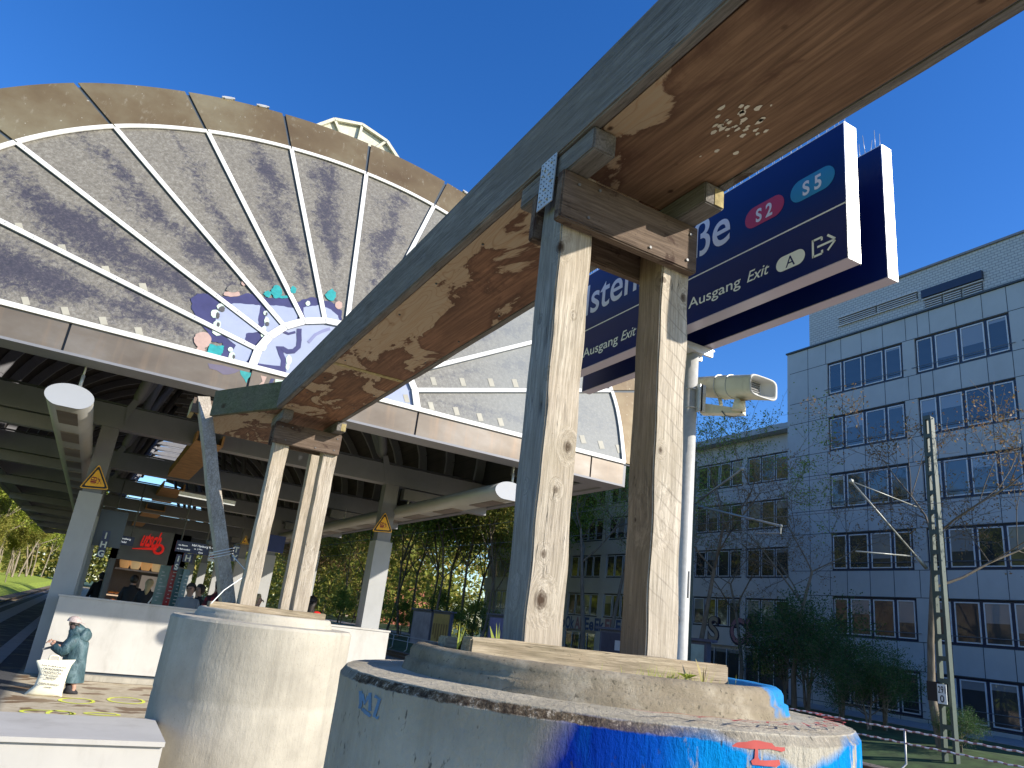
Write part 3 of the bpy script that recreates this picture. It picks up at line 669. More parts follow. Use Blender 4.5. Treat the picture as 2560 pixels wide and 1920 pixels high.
# ------------------------------------------------------------------ station signs, pole, loudspeaker
ZS = 1.135; X1 = 1.485*ZS; zb1 = 1.6+ZS; zt1 = 1.6+1.616; YN, YF = 1.240, 2.875
def station_sign(x0, x1, label, texts):
    t = thing('station_sign', label, 'station sign', (x0, YN, zb1), 'station name signs on one pole')
    bm = BM(); box(bm, x0+.0006, x1-.0006, YN+.0037, YF-.0037, zb1+.003, zt1-.003); add('sign_body', bm, M['navy'], t)
    bm = BM(); box(bm, x0, x1, YN, YN+.0035, zb1, zt1); add('end_cap', bm, M['sigedge'], t, bevel=.0008)
    bm = BM(); box(bm, x0, x1, YF-.0035, YF, zb1, zt1); add('end_cap', bm, M['sigedge'], t)
    bm = BM(); box(bm, x0, x1, YN+.0037, YF-.0037, zb1, zb1+.0028); add('bottom_profile', bm, M['signunder'], t)
    bm = BM(); box(bm, x0, x1, YN+.0037, YF-.0037, zt1-.0028, zt1); add('top_profile', bm, M['sigedge'], t)
    bm = BM(); random.seed(int(x0*100))
    n_ = 44
    for i in range(n_):
        y = YN+.03+(YF-YN-.06)*i/(n_-1)
        for dx in (.012, (x1-x0)-.012): tube(bm, [(x0+dx, y, zt1), (x0+dx+random.uniform(-.012, .012), y+random.uniform(-.004, .004), zt1+.075)], .0010, 4)
    add('bird_spikes', bm, M['galv'], t)
    return t
t = station_sign(X1, X1+.056, 'navy blue station sign with white street name and line badges, nearer of the two signs', True)
R_, U_ = (0, -1, 0), (0, 0, 1)
def st(name, s_, y0, z, size, width, shear=0, bold=0, mat='txt'): return text_on(name, s_, size, (X1, y0, 1.6+z), R_, U_, M[mat], t, shear=shear, bold=bold, width=width, lift=.0003)
st('lettering', 'lstenstraße', 2.625, 1.404, .222, 2.625-1.717, bold=.002); st('lettering', 'Ho', 2.855, 1.404, .222, .205, bold=.002)
st('lettering', 'Ausgang', 1.921, 1.2015, .058, 1.921-1.661, bold=.0004); st('lettering', 'Exit', 1.632, 1.2015, .058, .096, shear=.28, bold=.0004)
st('lettering', 'Ausgang', 2.611, 1.192, .061, .259, bold=.0004); st('lettering', 'Exit', 2.330, 1.192, .061, .10, shear=.28, bold=.0004)
def pill(y0, y1, z0, z1, mat, txt, tsize, tmat, tb_=0, tw=None):
    r = (z1-z0)/2; zc = (z0+z1)/2; P = []
    for a in np.linspace(PI/2, 3*PI/2, 14): P.append((X1-.0004, y0-r-r*math.cos(a), 1.6+zc+r*math.sin(a)))
    for a in np.linspace(-PI/2, PI/2, 14): P.append((X1-.0004, y1+r-r*math.cos(a), 1.6+zc+r*math.sin(a)))
    o_ = flat('line_badge', P, M[mat], t)
    text_on('lettering', txt, tsize, (X1-.0004, (y0+y1)/2, 1.6+zc-tsize*.36), R_, U_, M[tmat], o_, bold=tb_, centre=True, width=tw, lift=.0004)
pill(1.645, 1.474, 1.404, 1.484, 'pillred', 'S 2', .070, 'txt', .002, .072)
pill(1.448, 1.278, 1.410, 1.490, 'pillteal', 'S 5', .070, 'txt', .002, .072)
pill(1.507, 1.393, 1.185, 1.238, 'txt', 'A', .055, 'navy', 0)
bm = BM(); box(bm, X1-.0003, X1+.001, YN+.02, YF-.02, 1.6+1.3225, 1.6+1.3275); box(bm, X1-.0003, X1+.001, YN+.001, YN+.02, 1.6+1.3225, 1.6+1.3275); add('dividing_line', bm, M['txt'], t)
bm = BM()
def bar(y0, z0, y1, z1, w_=.0075): obox(bm, (X1-.0008, y0, 1.6+z0), (X1-.0008, y1, 1.6+z1), .002, w_, up=(0, -(z1-z0), (y1-y0)) if abs(y1-y0)+abs(z1-z0) else (0, 0, 1))
def bar2(a, b2, w_=.0075):
    d = Vector((0, b2[0]-a[0], b2[1]-a[1])).normalized(); n_ = Vector((0, -d.z, d.y))*w_/2
    A = Vector((X1-.0006, a[0], 1.6+a[1])); B = Vector((X1-.0006, b2[0], 1.6+b2[1]))
    bm.faces.new([bm.verts.new(p) for p in (A-n_, B-n_, B+n_, A+n_)])
bar2((1.363, 1.184), (1.363, 1.247)); bar2((1.363, 1.2435), (1.330, 1.2435)); bar2((1.363, 1.1875), (1.330, 1.1875)); bar2((1.330, 1.2435), (1.330, 1.232)); bar2((1.330, 1.1875), (1.330, 1.199))
bar2((1.347, 1.2155), (1.285, 1.2155)); bar2((1.283, 1.2175), (1.310, 1.242)); bar2((1.283, 1.2135), (1.310, 1.189))
add('exit_arrow', bm, M['txt'], t, recalc=False)
bm = BM(); box(bm, X1+.012, X1+.040, YN-.001, YN, zb1+.006, zb1+.022); add('maker_label', bm, M['galv'], t)
station_sign(1.645*ZS, 1.645*ZS+.047, 'plain dark blue back of the farther sign behind the lettered sign', False)

XP, YP = 1.835, 2.06
t = thing('sign_pole', 'round grey metal pole with a black number 1, right of the right near post', 'pole', (XP, YP, 0))
bm = BM(); tube(bm, [(XP, YP, 0), (XP, YP, 1.5), (XP, YP, zb1-.02)], .0275, 24); add('pole_tube', bm, paint('speckled_galvanised', (.42, .42, .40), .5, .1, var=.12, scale=60), t)
bm = BM()
for dy in (-.03, .03): box(bm, X1+.003, 1.645*ZS+.045, YP+dy-.006, YP+dy+.006, zb1-.035, zb1-.002)
box(bm, X1-.01, 1.645*ZS+.06, YP-.03, YP+.03, zb1-.006, zb1-.001); box(bm, X1+.055, X1+.125, YP-.055, YP+.055, zb1-.04, zb1-.030)
add('sign_clamp', bm, M['galv'], t)
bm = BM(); tube(bm, [(XP-.030, YP-.012, 1.70), (XP-.034, YP-.013, 1.70)], .014, 14); add('ground_socket', bm, M['joint'], t)
# number on the pole, wrapped round the tube
q = on_y(1707, 1440, YP); ac = math.atan2(-.045-YP*0-1*.9, -.55)
V, Fc = text_verts('1', .10, 0, .0015)
xm = (min(v[0] for v in V)+max(v[0] for v in V))/2
dv = Vector((-XP, -YP)).normalized(); ac = math.atan2(dv.y, dv.x)+.85
NV = []
for v in V:
    a = ac+(v[0]-xm)*.62/.0285; NV.append((XP+.0285*math.cos(a), YP+.0285*math.sin(a), 1.775+v[1]*1.3))
pobj('number', NV, Fc, M['txtblk'], t)

# loudspeaker
t = thing('loudspeaker', 'weathered cream horn loudspeaker with streaks of dirt, mounted on the sign pole', 'loudspeaker', (1.90, 2.0, 2.55))
def sq(cx_, y, cz, w_, h_, e=.45, n_=28):
    r = []
    for k in range(n_):
        a = 2*PI*k/n_; c_, s2 = math.cos(a), math.sin(a)
        r.append((cx_+w_*(abs(c_)**e)*(1 if c_ > 0 else -1), y, cz+h_*(abs(s2)**e)*(1 if s2 > 0 else -1)))
    return r
def ax(y): return 1.933, 1.6+.985-(2.12-y)*.19*1.0+.03
bm = BM(); secs = []
for y, w_, h_, e in ((2.13, .030, .030, .9), (2.125, .040, .040, .85), (2.05, .043, .043, .85), (1.99, .045, .045, .8), (1.988, .0465, .0465, .8), (1.92, .051, .046, .75), (1.86, .058, .043, .62), (1.79, .066, .040, .45)):
    cx_, cz = 1.935, 1.6+1.005-(2.12-y)*.24; secs.append(sq(cx_, y, cz, w_, h_, e))
rg = loft(bm, secs, cap=False); bm.faces.new(rg[0]); add('speaker_body', bm, M['cream'], t)
bm = BM(); cz = 1.6+1.005-.33*.24; a = sq(1.935, 1.789, cz, .068, .042, .45); b2 = sq(1.935, 1.783, cz-.001, .066, .040, .45); c_ = sq(1.935, 1.789, cz, .060, .034, .45); d_ = sq(1.935, 1.83, cz+.01, .035, .026, .6)
loft(bm, [a, b2, c_, d_], cap=False); 
f = bm.faces.new([bm.verts.new(p) for p in sq(1.935, 1.83, cz+.01, .035, .026, .6)])
add('horn_mouth', bm, paint('horn_inside', (.42, .42, .40), .5), t)
bm = BM()
for k in range(5): box(bm, 1.905, 1.96, 1.826, 1.829, cz-.008+k*.008, cz-.004+k*.008)
add('horn_grille', bm, M['louvre'], t)
bm = BM()
for y in (1.99, 1.925): 
    loft(bm, [sq(1.935, y+.0015, 1.6+1.005-(2.12-y)*.24, .0485 if y > 1.95 else .0525, .0485 if y > 1.95 else .048, .78), sq(1.935, y-.0015, 1.6+1.005-(2.12-y)*.24, .0485 if y > 1.95 else .0525, .0485 if y > 1.95 else .048, .78)])
add('housing_seams', bm, M['galv'], t)
bm = BM(); prism(bm, [(1.86, 2.03, 2.50), (1.86, 2.03, 2.46), (1.95, 1.90, 2.455), (1.95, 1.90, 2.472)], (.035, .018, 0)); add('bracket_arm', bm, M['cream'], t, bevel=.002)
bm = BM(); box(bm, XP+.006, XP+.014, YP-.055, YP-.01, 2.46, 2.565); box(bm, XP+.0, XP+.03, YP-.055, YP-.047, 2.46, 2.565)
for z in (2.475, 2.55):
    tube(bm, [(XP+.031*math.cos(a_), YP+.031*math.sin(a_), z) for a_ in np.linspace(-2.8, 1.2, 14)], .003, 6)
add('pole_clamp', bm, M['galv'], t)
bm = BM(); tube(bm, [(1.93, 1.90, 2.46), (1.93, 1.895, 2.50)], [.026, .02], 14); add('pivot', bm, M['cream'], t); bm = BM(); tube(bm, [(1.93, 1.99, 2.50), (1.93, 2.0, 2.53)], .007, 8); add('safety_stay', bm, M['cream'], t)
bm = BM(); tube(bm, [(1.95, 1.905, 2.462), (1.945, 1.90, 2.447), (1.925, 1.915, 2.437), (1.905, 1.94, 2.441), (1.90, 1.955, 2.462)], .0028, 8); add('cable_loop', bm, M['steel_dk'], t)
bm = BM(); random.seed(2)
add('dirt_streaks', (lambda b3: (b3.faces.new([b3.verts.new(p) for p in ((1.90, 1.87, 2.4925), (1.91, 1.85, 2.488), (1.93, 1.84, 2.486), (1.92, 1.88, 2.4905))]), b3)[1])(bm), paint('speaker_dirt', (.16, .12, .05), .8), t)

FIT = 1.093/1.135      # the pair of signs, their pole and the loudspeaker are this much smaller and closer than first drawn
for o_ in [q for q in C.objects if q.name.split('.')[0] in ('station_sign', 'sign_pole', 'loudspeaker')]:
    for ch in [o_]+list(o_.children_recursive):
        if ch.type == 'MESH': ch.data.transform(Matrix.Scale(FIT, 4))
    o_.location = CAM+(o_.location-CAM)*FIT
pt_ = [q for q in bpy.data.objects['sign_pole'].children if q.name.startswith('pole_tube')][0]
for v in pt_.data.vertices:
    if v.co.z < .5: v.co.z = -bpy.data.objects['sign_pole'].location.z

# ------------------------------------------------------------------ the canopy with its glazed fan gable
TL = math.radians(20); HUB = Vector((2.447, 10.2, 4.559))
UP = Vector((0, math.sin(TL), math.cos(TL))); NR = Vector((0, -math.cos(TL), math.sin(TL)))
RT = [(0, 5.15), (18, 5.45), (45, 5.22), (73, 5.02), (88.6, 4.95), (104.6, 4.99), (120.3, 5.14), (135.6, 5.37), (150.5, 5.55), (165, 5.68), (180, 5.75)]
def Rf(a): return float(np.interp(a, [p[0] for p in RT], [p[1] for p in RT]))
RS = np.array([Rf(a) for a in range(0, 181)]); ker = np.ones(13)/13
RS2 = np.convolve(np.pad(RS, 6, mode='edge'), ker, 'valid')
def R_of(a): return float(np.interp(a, np.arange(0, 181), RS2))
def fan(r, a, off=0.0):
    a = math.radians(a); return HUB+Vector((1, 0, 0))*(r*math.cos(a))+UP*(r*math.sin(a))+NR*off
MU = [0, 16.8, 31.5, 44.5, 58.0, 72.7, 88.6, 104.6, 120.3, 135.6, 150.5, 164.6, 180]
RH = 1.24
can = thing('platform_canopy', 'big arched platform roof with a half-round fan of dirty glass panes at its front', 'station roof', (2.447, 10.2, 0))
for i, (a0, a1) in enumerate(zip(MU, MU[1:])):
    V = []; UV = []; Fc = []; na, nr = 10, 14
    for j in range(nr+1):
        for k in range(na+1):
            a = a0+(a1-a0)*k/na; r = RH+(R_of(a)-RH)*j/nr; V.append(tuple(fan(r, a))); UV.append((k/na, j/nr))
    for j in range(nr):
        for k in range(na): p = j*(na+1)+k; Fc.append((p, p+1, p+na+2, p+na+1))
    ob = pobj('glass_pane', V, Fc, M['glass'], can); ul = ob.data.uv_layers.new(name='UVMap')
    for lp in ob.data.loops: ul.data[lp.index].uv = UV[lp.vertex_index]
# hub plate
P = [fan(RH-.02, a, .002) for a in np.linspace(0, 180, 13)]
lil = paint('pale_lilac_spray', (.30, .335, .44), .45, var=.06, scale=4)
flat('hub_plate', P, lil, can)
def strip(name, ra, rb, off, thick, a0, a1, mat, n_=8, parent=can):
    bm = BM()
    for k in range(n_):
        b0 = a0+(a1-a0)*k/n_; b1 = a0+(a1-a0)*(k+1)/n_
        q = [fan(ra(b0), b0, off), fan(rb(b0), b0, off), fan(rb(b1), b1, off), fan(ra(b1), b1, off)]
        prism(bm, q, NR*thick)
    return add(name, bm, mat, parent)
for a in MU[:]:
    bm = BM(); c_, d_ = fan(RH-.05, a), fan(R_of(a)-.02, a); dr = (d_-c_).normalized()
    side = dr.cross(NR); 
    if a in (0, 180): continue
    obox(bm, c_+NR*.028, d_+NR*.028, .072, .014, up=NR); mu = add('mullion', bm, M['white'], can)
    bm = BM(); obox(bm, c_+NR*.010, d_+NR*.010, .092, .02, up=NR); add('shadow_edge', bm, M['joint'], mu)  # dark strip wider than the cap: the bar's shadow edge as colour
    bm = BM()
    for r in np.arange(RH+.2, R_of(a)-.1, .36):
        for s2 in (0,): tube(bm, [fan(r, a, .035), fan(r, a, .039)], .008, 6)
    add('screws', bm, M['joint'], mu)
for a0, a1 in zip(MU, MU[1:]):
    o_ = strip('outer_rail', lambda a: R_of(a)-.04, lambda a: R_of(a)+.035, .02, .02, a0+.12, a1-.12, M['white'])
    g = (lambda a: 1.0)
    strip('hub_rail', lambda a: RH-.06, lambda a: RH+.05, .03, .015, a0+.3, a1-.3, M['white'], 1)
for a0, a1 in zip(MU, MU[1:]):
    q = .28
    def ro(a): return R_of(a)+.93+.10*max(0, (a-105)/75)
    strip('rim_panel', lambda a: R_of(a)+.045, ro, -.02, .02, a0+q, a1-q, M['copper'], 10)
bm = BM()
for a0, a1 in zip(range(0, 180, 4), range(4, 184, 4)):
    prism(bm, [fan(R_of(a0)+.0, a0, -.05), fan(R_of(a0)+.90, a0, -.05), fan(R_of(a1)+.90, a1, -.05), fan(R_of(a1)+.0, a1, -.05)], NR*.025)
add('rim_backing', bm, M['joint'], can)
# small lamps/anchors on the rim
for u_, v_ in ((572, 250), (657, 268), (1170, 482)):
    d = ray(u_, v_); q = CAM+d*(NR.dot(HUB-CAM)/NR.dot(d)); r = q-HUB; a = math.degrees(math.atan2(r.dot(UP), r.x)); R0 = R_of(a)+.93
    bm = BM(); c_ = fan(R0+.03, a, .0); tg = (fan(R0, a+1)-fan(R0, a-1)).normalized(); obox(bm, c_-tg*.07, c_+tg*.07, .06, .05, up=NR); obox(bm, c_-tg*.11, c_+tg*.11, .03, .06, up=NR); add('rim_anchor', bm, M['galv'], can)
# bottom rail + fascia along X
XLf, XRf = HUB.x-5.75, HUB.x+5.15
bm = BM(); box(bm, XLf-.9, XRf, 10.10, 10.16, 4.535, 4.60); br_ = add('bottom_rail', bm, M['white'], can)
fb = lambda x: 4.559-.29-(.02 if x < 2 else 0)
xs = [XLf-.95, -.98, 1.21, 3.69, 6.9, XRf]
for xa, xb in zip(xs, xs[1:]):
    bm = BM(); box(bm, xa+.015, xb-.015, 10.13, 10.165, 4.17+.0, 4.533); add('fascia_panel', bm, M['fascia'], can)
bm = BM(); box(bm, XLf-.9, XRf-.01, 10.166, 10.22, 4.175, 4.53); add('fascia_backing', bm, M['joint'], can)
bm = BM(); box(bm, XLf-.9, XRf+.02, 10.12, 10.55, 4.135, 4.168); add('fascia_underside', bm, M['steel'], can)
# roof shell, ribs
def vault(R, a, y): return Vector((HUB.x+R*math.cos(math.radians(a)), y, HUB.z+R*math.sin(math.radians(a))*math.cos(TL)))
def ystart(R, a): return HUB.y+R*math.sin(math.radians(a))*math.sin(TL)+.06
YE = 62
def shell(name, f, mat, flip, arange):
    V = []; UV = []; Fc = []; al = list(arange); ys = np.linspace(0, 1, 25)
    for j, s2 in enumerate(ys):
        for a in al:
            R = f(a); y0 = ystart(R, a); y = y0+(YE-y0)*s2; V.append(tuple(vault(R, a, y))); UV.append((a/180, s2*10))
    n_ = len(al)
    for j in range(len(ys)-1):
        for k in range(n_-1): p = j*n_+k; Fc.append((p, p+1, p+n_+1, p+n_))
    ob = pobj(name, V, Fc, mat, can); ul = ob.data.uv_layers.new(name='UVMap')
    for lp in ob.data.loops: ul.data[lp.index].uv = UV[lp.vertex_index]
    return ob
for rng_ in (range(0, 82, 3), range(99, 181, 3)):
    shell('soffit', lambda a: R_of(a)-.03, M['soffit'], 0, rng_); shell('roof_sheet', lambda a: R_of(a)+.12, M['copper'], 0, rng_)
bm = BM(); 
for k in range(6):
    a0 = 78+k*4; prism(bm, [vault(5.0, a0, 20), vault(5.0, a0+4, 20), vault(5.06, a0+4, 20), vault(5.06, a0, 20)], (0, 19, 0))
add('crown_sheet', bm, M['steel_dk'], can)
# eaves
for xa, xb in ((XRf-.05, XRf+.12), (XLf-.12, XLf+.05)):
    bm = BM(); box(bm, xa, xb, 10.24, YE, 4.16, 4.62); add('eaves_beam', bm, M['steel'], can)
    bm = BM(); box(bm, xa-.35 if xa > 0 else xb, xa if xa > 0 else xb+.35, 10.56, YE, 4.19, 4.22); add('eaves_soffit', bm, M['steel'], can)
rib_ys = [11.9+i*1.9 for i in range(24)]
for y in rib_ys:
    bm = BM(); pr = None
    al = [a for a in range(2, 179, 5)]
    for a0, a1 in zip(al, al[1:]):
        if ystart(R_of(a0), a0) > y or ystart(R_of(a1), a1) > y: continue
        p0, p1 = vault(R_of(a0)-.17, a0, y), vault(R_of(a1)-.17, a1, y); up_ = (p0-Vector((HUB.x, y, HUB.z))).normalized()
        obox(bm, p0, p1, .10, .22, up=up_)
    if len(bm.verts): add('rib', bm, M['steel'], can)
    else: bm.free()
for k, y in enumerate([15.1+i*5.7 for i in range(8)]):
    bm = BM(); box(bm, XLf+.06, XRf-.06, y, y+.30, 4.24, 4.66); add('cross_beam', bm, M['steel'], can)
    bm = BM(); box(bm, XLf+.06, -.6, y+.05, y+.25, 3.98, 4.215); add('cross_beam_flange', bm, M['steel'], can)
    bm = BM(); box(bm, 5.5, XRf-.06, y+.05, y+.25, 3.98, 4.215); add('cross_beam_flange', bm, M['steel'], can)
    bm = BM(); tube(bm, [(XLf+.2, y+.05, 4.70), (2, y+.03, 4.69), (XRf-.3, y+.05, 4.70)], .02, 6); add('cable_run', bm, M['steel_dk'], can)
    for cx_, sg in ((-.34, 1), (5.20, -1)):
        bm = BM(); box(bm, cx_-.15, cx_+.15, y+.02, y+.28, 0, 4.238); add('column', bm, M['steel'], can, bevel=.01)
        bm = BM(); box(bm, cx_-.185, cx_+.185, y-.05, y+.35, 0, 3.02); add('column_casing', bm, paint('casing%d%d' % (k, sg+1), (.36, .36, .35), .45, var=.05, dirt=.12), can, bevel=.012)
        for (ex, dy) in ((1.15, -.0), (1.75, 1.6)):
            e_ = Vector((cx_+sg*ex, y+.15+dy, 0)); rr = abs(e_.x-HUB.x); e_.z = HUB.z+math.sqrt(max(.1, 5.0**2-rr*rr))*math.cos(TL)-.2
            bm = BM(); s3 = Vector((cx_+sg*.28, y+.15, 4.78)); tube(bm, [s3, s3+(e_-s3)*.04, e_], [.05, .10, .10], 14); add('strut', bm, M['steel'], can)
        bm = BM(); prism(bm, [(cx_+sg*.2, y+.0, 4.30), (cx_+sg*.34, y-.0, 4.80), (cx_+sg*.24, y, 4.84), (cx_+sg*.16, y, 4.66)], (0, -.02, 0)); add('gusset', bm, M['steel'], can)
# glazed slot and lantern along the crown
for y in np.arange(12.4, 60, .95):
    p0, p1 = vault(4.97, 81, y), vault(4.97, 99, y); bm = BM(); obox(bm, p0+Vector((0, 0, -.02)), p1+Vector((0, 0, -.02)), .06, .10); add('skylight_bar', bm, M['steel'], can)
LX = [(-.84, 10.36), (-.52, 10.68), (.03, 10.82), (.58, 10.68), (.92, 10.36)]
for (xa, za), (xb, zb) in zip(LX, LX[1:]):
    for y in [12.75]+list(np.arange(16, 50, 3.4)):
        bm = BM(); obox(bm, (HUB.x+xa, y, za), (HUB.x+xb, y, zb), .06, .06); add('lantern_bar', bm, M['cream'], can)
bm = BM(); P = [(HUB.x+x, 12.80, z) for x, z in LX]; prism(bm, P, (0, .02, 0)); add('lantern_gable', bm, M['cream'], can)
for x, z in LX:
    bm = BM(); obox(bm, (HUB.x+x*.96, 12.76, z-.02), (HUB.x+x*.5, 12.76, 10.3), .05, .05); add('lantern_post', bm, M['cream'], can)
lt = NT('lantern_glass'); lt.b.inputs['Transmission Weight'].default_value = 1; lt.b.inputs['Alpha'].default_value = .35; lt.fin((.7, .8, .8), .2)
for (xa, za), (xb, zb) in zip(LX, LX[1:]):
    bm = BM(); bm.faces.new([bm.verts.new(p) for p in ((HUB.x+xa, 12.85, za), (HUB.x+xb, 12.85, zb), (HUB.x+xb, 56, zb), (HUB.x+xa, 56, za))]); add('lantern_glazing', bm, lt.m, can)

# spray paint on the fan panes, hub, rails and fascia (flat films lying on those surfaces)
def on_fan(u, v, off): 
    d = ray(u, v); H = HUB+NR*off; return CAM+d*(NR.dot(H-CAM)/NR.dot(d))
gnavy = paint('navy_spray', (.045, .045, .12), .45, var=.15, scale=6); gturq = paint('turquoise_spray', (.02, .27, .27), .5, var=.2, scale=16)
gpeach = paint('peach_spray', (.42, .29, .24), .5, var=.12, scale=10); gwhite = paint('mint_white_spray', (.50, .60, .50), .5, var=.08, scale=8)
s_ = .21697; og = (450, 650)
def gr(pts, mat, off=.012, rag=0.0, name='spray_paint'):
    out = []
    for i in range(len(pts)):
        a, b2 = pts[i], pts[(i+1) % len(pts)]; n_ = 4 if rag else 2
        for k in range(n_): out.append((a[0]+(b2[0]-a[0])*k/n_+(random.uniform(-rag, rag) if rag else 0), a[1]+(b2[1]-a[1])*k/n_+(random.uniform(-rag, rag) if rag else 0)))
    q = [on_fan(og[0]+s_*x, og[1]+s_*y, off) for x, y in out]
    bm = BM(); f = bm.faces.new([bm.verts.new(p) for p in q]); bm.normal_update(); bmesh.ops.triangulate(bm, faces=[f])
    return add(name, bm, mat, can, recalc=False)
def blob(x, y, rx, ry, mat, off, rag=.12, n_=18):
    return gr([(x+rx*(1+random.uniform(-rag, rag))*math.cos(2*PI*k/n_), y+ry*(1+random.uniform(-rag, rag))*math.sin(2*PI*k/n_)) for k in range(n_)], mat, off)
random.seed(21)
gr([(130, 440), (200, 390), (330, 395), (420, 385), (520, 420), (620, 425), (760, 385), (860, 390), (960, 430), (1150, 440), (1290, 440), (1360, 480), (1420, 455), (1520, 430), (1640, 455), (1740, 480), (1800, 520), (1865, 580), (1858, 720), (1650, 695), (1440, 705), (1330, 745), (1190, 825), (1060, 905), (930, 1060), (905, 1100), (840, 1290), (700, 1260), (480, 1190), (450, 1100), (500, 1030), (490, 960), (350, 930), (300, 800), (200, 680), (140, 560)], gnavy, .010, 8)
gr([(460, 545), (520, 510), (650, 500), (850, 510), (925, 525), (900, 690), (905, 830), (760, 845), (750, 920), (800, 960), (830, 1060), (800, 1130), (740, 1200), (620, 1180), (560, 1130), (640, 980), (520, 880), (440, 860), (400, 790), (420, 640)], lil, .014, 5)
gr([(1010, 520), (1140, 525), (1340, 560), (1355, 640), (1340, 740), (1230, 770), (1150, 800), (1130, 850), (1020, 880), (960, 820), (980, 680)], lil, .014, 5)
gr([(1420, 545), (1500, 530), (1620, 520), (1740, 570), (1820, 640), (1840, 700), (1650, 690), (1450, 690), (1425, 620)], lil, .014, 5)
for x, y, rx, ry in ((405, 620, 50, 48), (470, 540, 45, 40), (430, 740, 45, 45), (430, 820, 60, 50), (985, 610, 24, 26), (1475, 500, 27, 28), (970, 790, 25, 30), (965, 860, 35, 35), (950, 1000, 45, 50), (582, 1030, 28, 28), (600, 1110, 40, 50), (1000, 700, 30, 40)): blob(x, y, rx, ry, gwhite, .018)
for x, y, rx, ry in ((483, 565, 36, 34), (438, 640, 22, 34), (440, 745, 18, 28), (620, 1115, 14, 26), (1005, 735, 22, 26), (1000, 620, 10, 20)): blob(x, y, rx, ry, paint('dark_gap%d' % x, (.07, .07, .07), .6), .022, .2)
blob(1115, 365, 62, 72, gturq, .016, .12); blob(1010, 390, 42, 38, gturq, .016, .25); blob(1310, 345, 34, 48, gturq, .041, .2); blob(1200, 425, 55, 18, gturq, .016, .3); blob(1740, 400, 60, 62, gturq, .016, .22)
gr([(340, 970), (420, 985), (505, 985), (500, 1050), (470, 1110), (440, 1140), (330, 1105), (285, 1080), (330, 1030)], gturq, .017, 6)
blob(260, 920, 100, 95, gpeach, .016, .05, 26); blob(240, 1035, 55, 38, gpeach, .017, .15); blob(600, 390, 100, 34, gpeach, .016, .12); blob(735, 265, 28, 30, gpeach, .016, .1); blob(1830, 520, 42, 48, gpeach, .016, .1); blob(620, 330, 85, 42, M['glass'], .02, .15)
def gstroke(pts, w_, mat, off): return gr(stroke2(pts, w_), mat, off)
gstroke([(1375, 790), (1372, 850), (1375, 920), (1365, 1000), (1310, 1050), (1240, 1055), (1180, 1020), (1135, 1000), (1165, 1080), (1195, 1150), (1185, 1240), (1200, 1310)], 28, gnavy, .008)
gr([(900, 1190), (960, 1200), (1080, 1215), (1150, 1220), (1200, 1290), (1240, 1320), (1100, 1310), (980, 1275), (900, 1230)], gnavy, .009)
gstroke([(1330, 830), (1250, 850), (1190, 825)], 14, gnavy, .008)
gstroke([(1730, 790), (1640, 820), (1560, 860), (1480, 950)], 18, paint('thin_navy_spray', (.20, .21, .34), .5), .008)
blob(1255, 1150, 32, 60, gwhite, .010); blob(1240, 1230, 22, 40, gwhite, .010)
pale_sq = paint('pale_square_film', (.36, .34, .27), .6)  # small pale squares lying on the panes
for (u, v) in ((48, 567), (156, 621), (265, 675), (358, 718), (64, 752), (163, 777), (258, 802), (347, 828), (1084, 953), (1157, 955), (1228, 956), (1288, 958), (1016, 996), (1078, 1015), (1141, 1028), (1200, 1043), (1252, 1055), (1457, 1098), (1503, 1112), (1548, 1122)):
    sx, sy = (9, 10) if u < 900 else (6, 10)
    P = [on_fan(u+a*sx+b*3, v+b*sy, .006) for a, b in ((-1, -1), (1, -1), (1, 1), (-1, 1))]
    bm = BM(); bm.faces.new([bm.verts.new(p) for p in P]); add('pale_square', bm, pale_sq, can, recalc=False)
# overspray on the mullions
def on_fascia(u, v): return on_y(u, v, 10.127)
def gf(pts, mat):
    q = [on_fascia(og[0]+s_*x, og[1]+s_*y) for x, y in pts]; bm = BM(); f = bm.faces.new([bm.verts.new(p) for p in q]); bm.normal_update(); bmesh.ops.triangulate(bm, faces=[f]); add('spray_paint', bm, mat, can, recalc=False)
gf([(320, 1190), (500, 1215), (700, 1270), (640, 1300), (560, 1320), (500, 1320), (420, 1270), (340, 1250)], paint('thin_navy_spray2', (.13, .11, .16), .5))
gf([(690, 1270), (820, 1300), (810, 1340), (780, 1370), (765, 1420), (740, 1370), (700, 1320)], gturq)
gf([(930, 1330), (1000, 1345), (960, 1440), (900, 1520), (880, 1460), (950, 1400)], gpeach); gf([(1100, 1370), (1190, 1385), (1130, 1480), (1090, 1450)], gwhite); gf([(1050, 1365), (1090, 1370), (1030, 1500), (980, 1520)], gnavy)

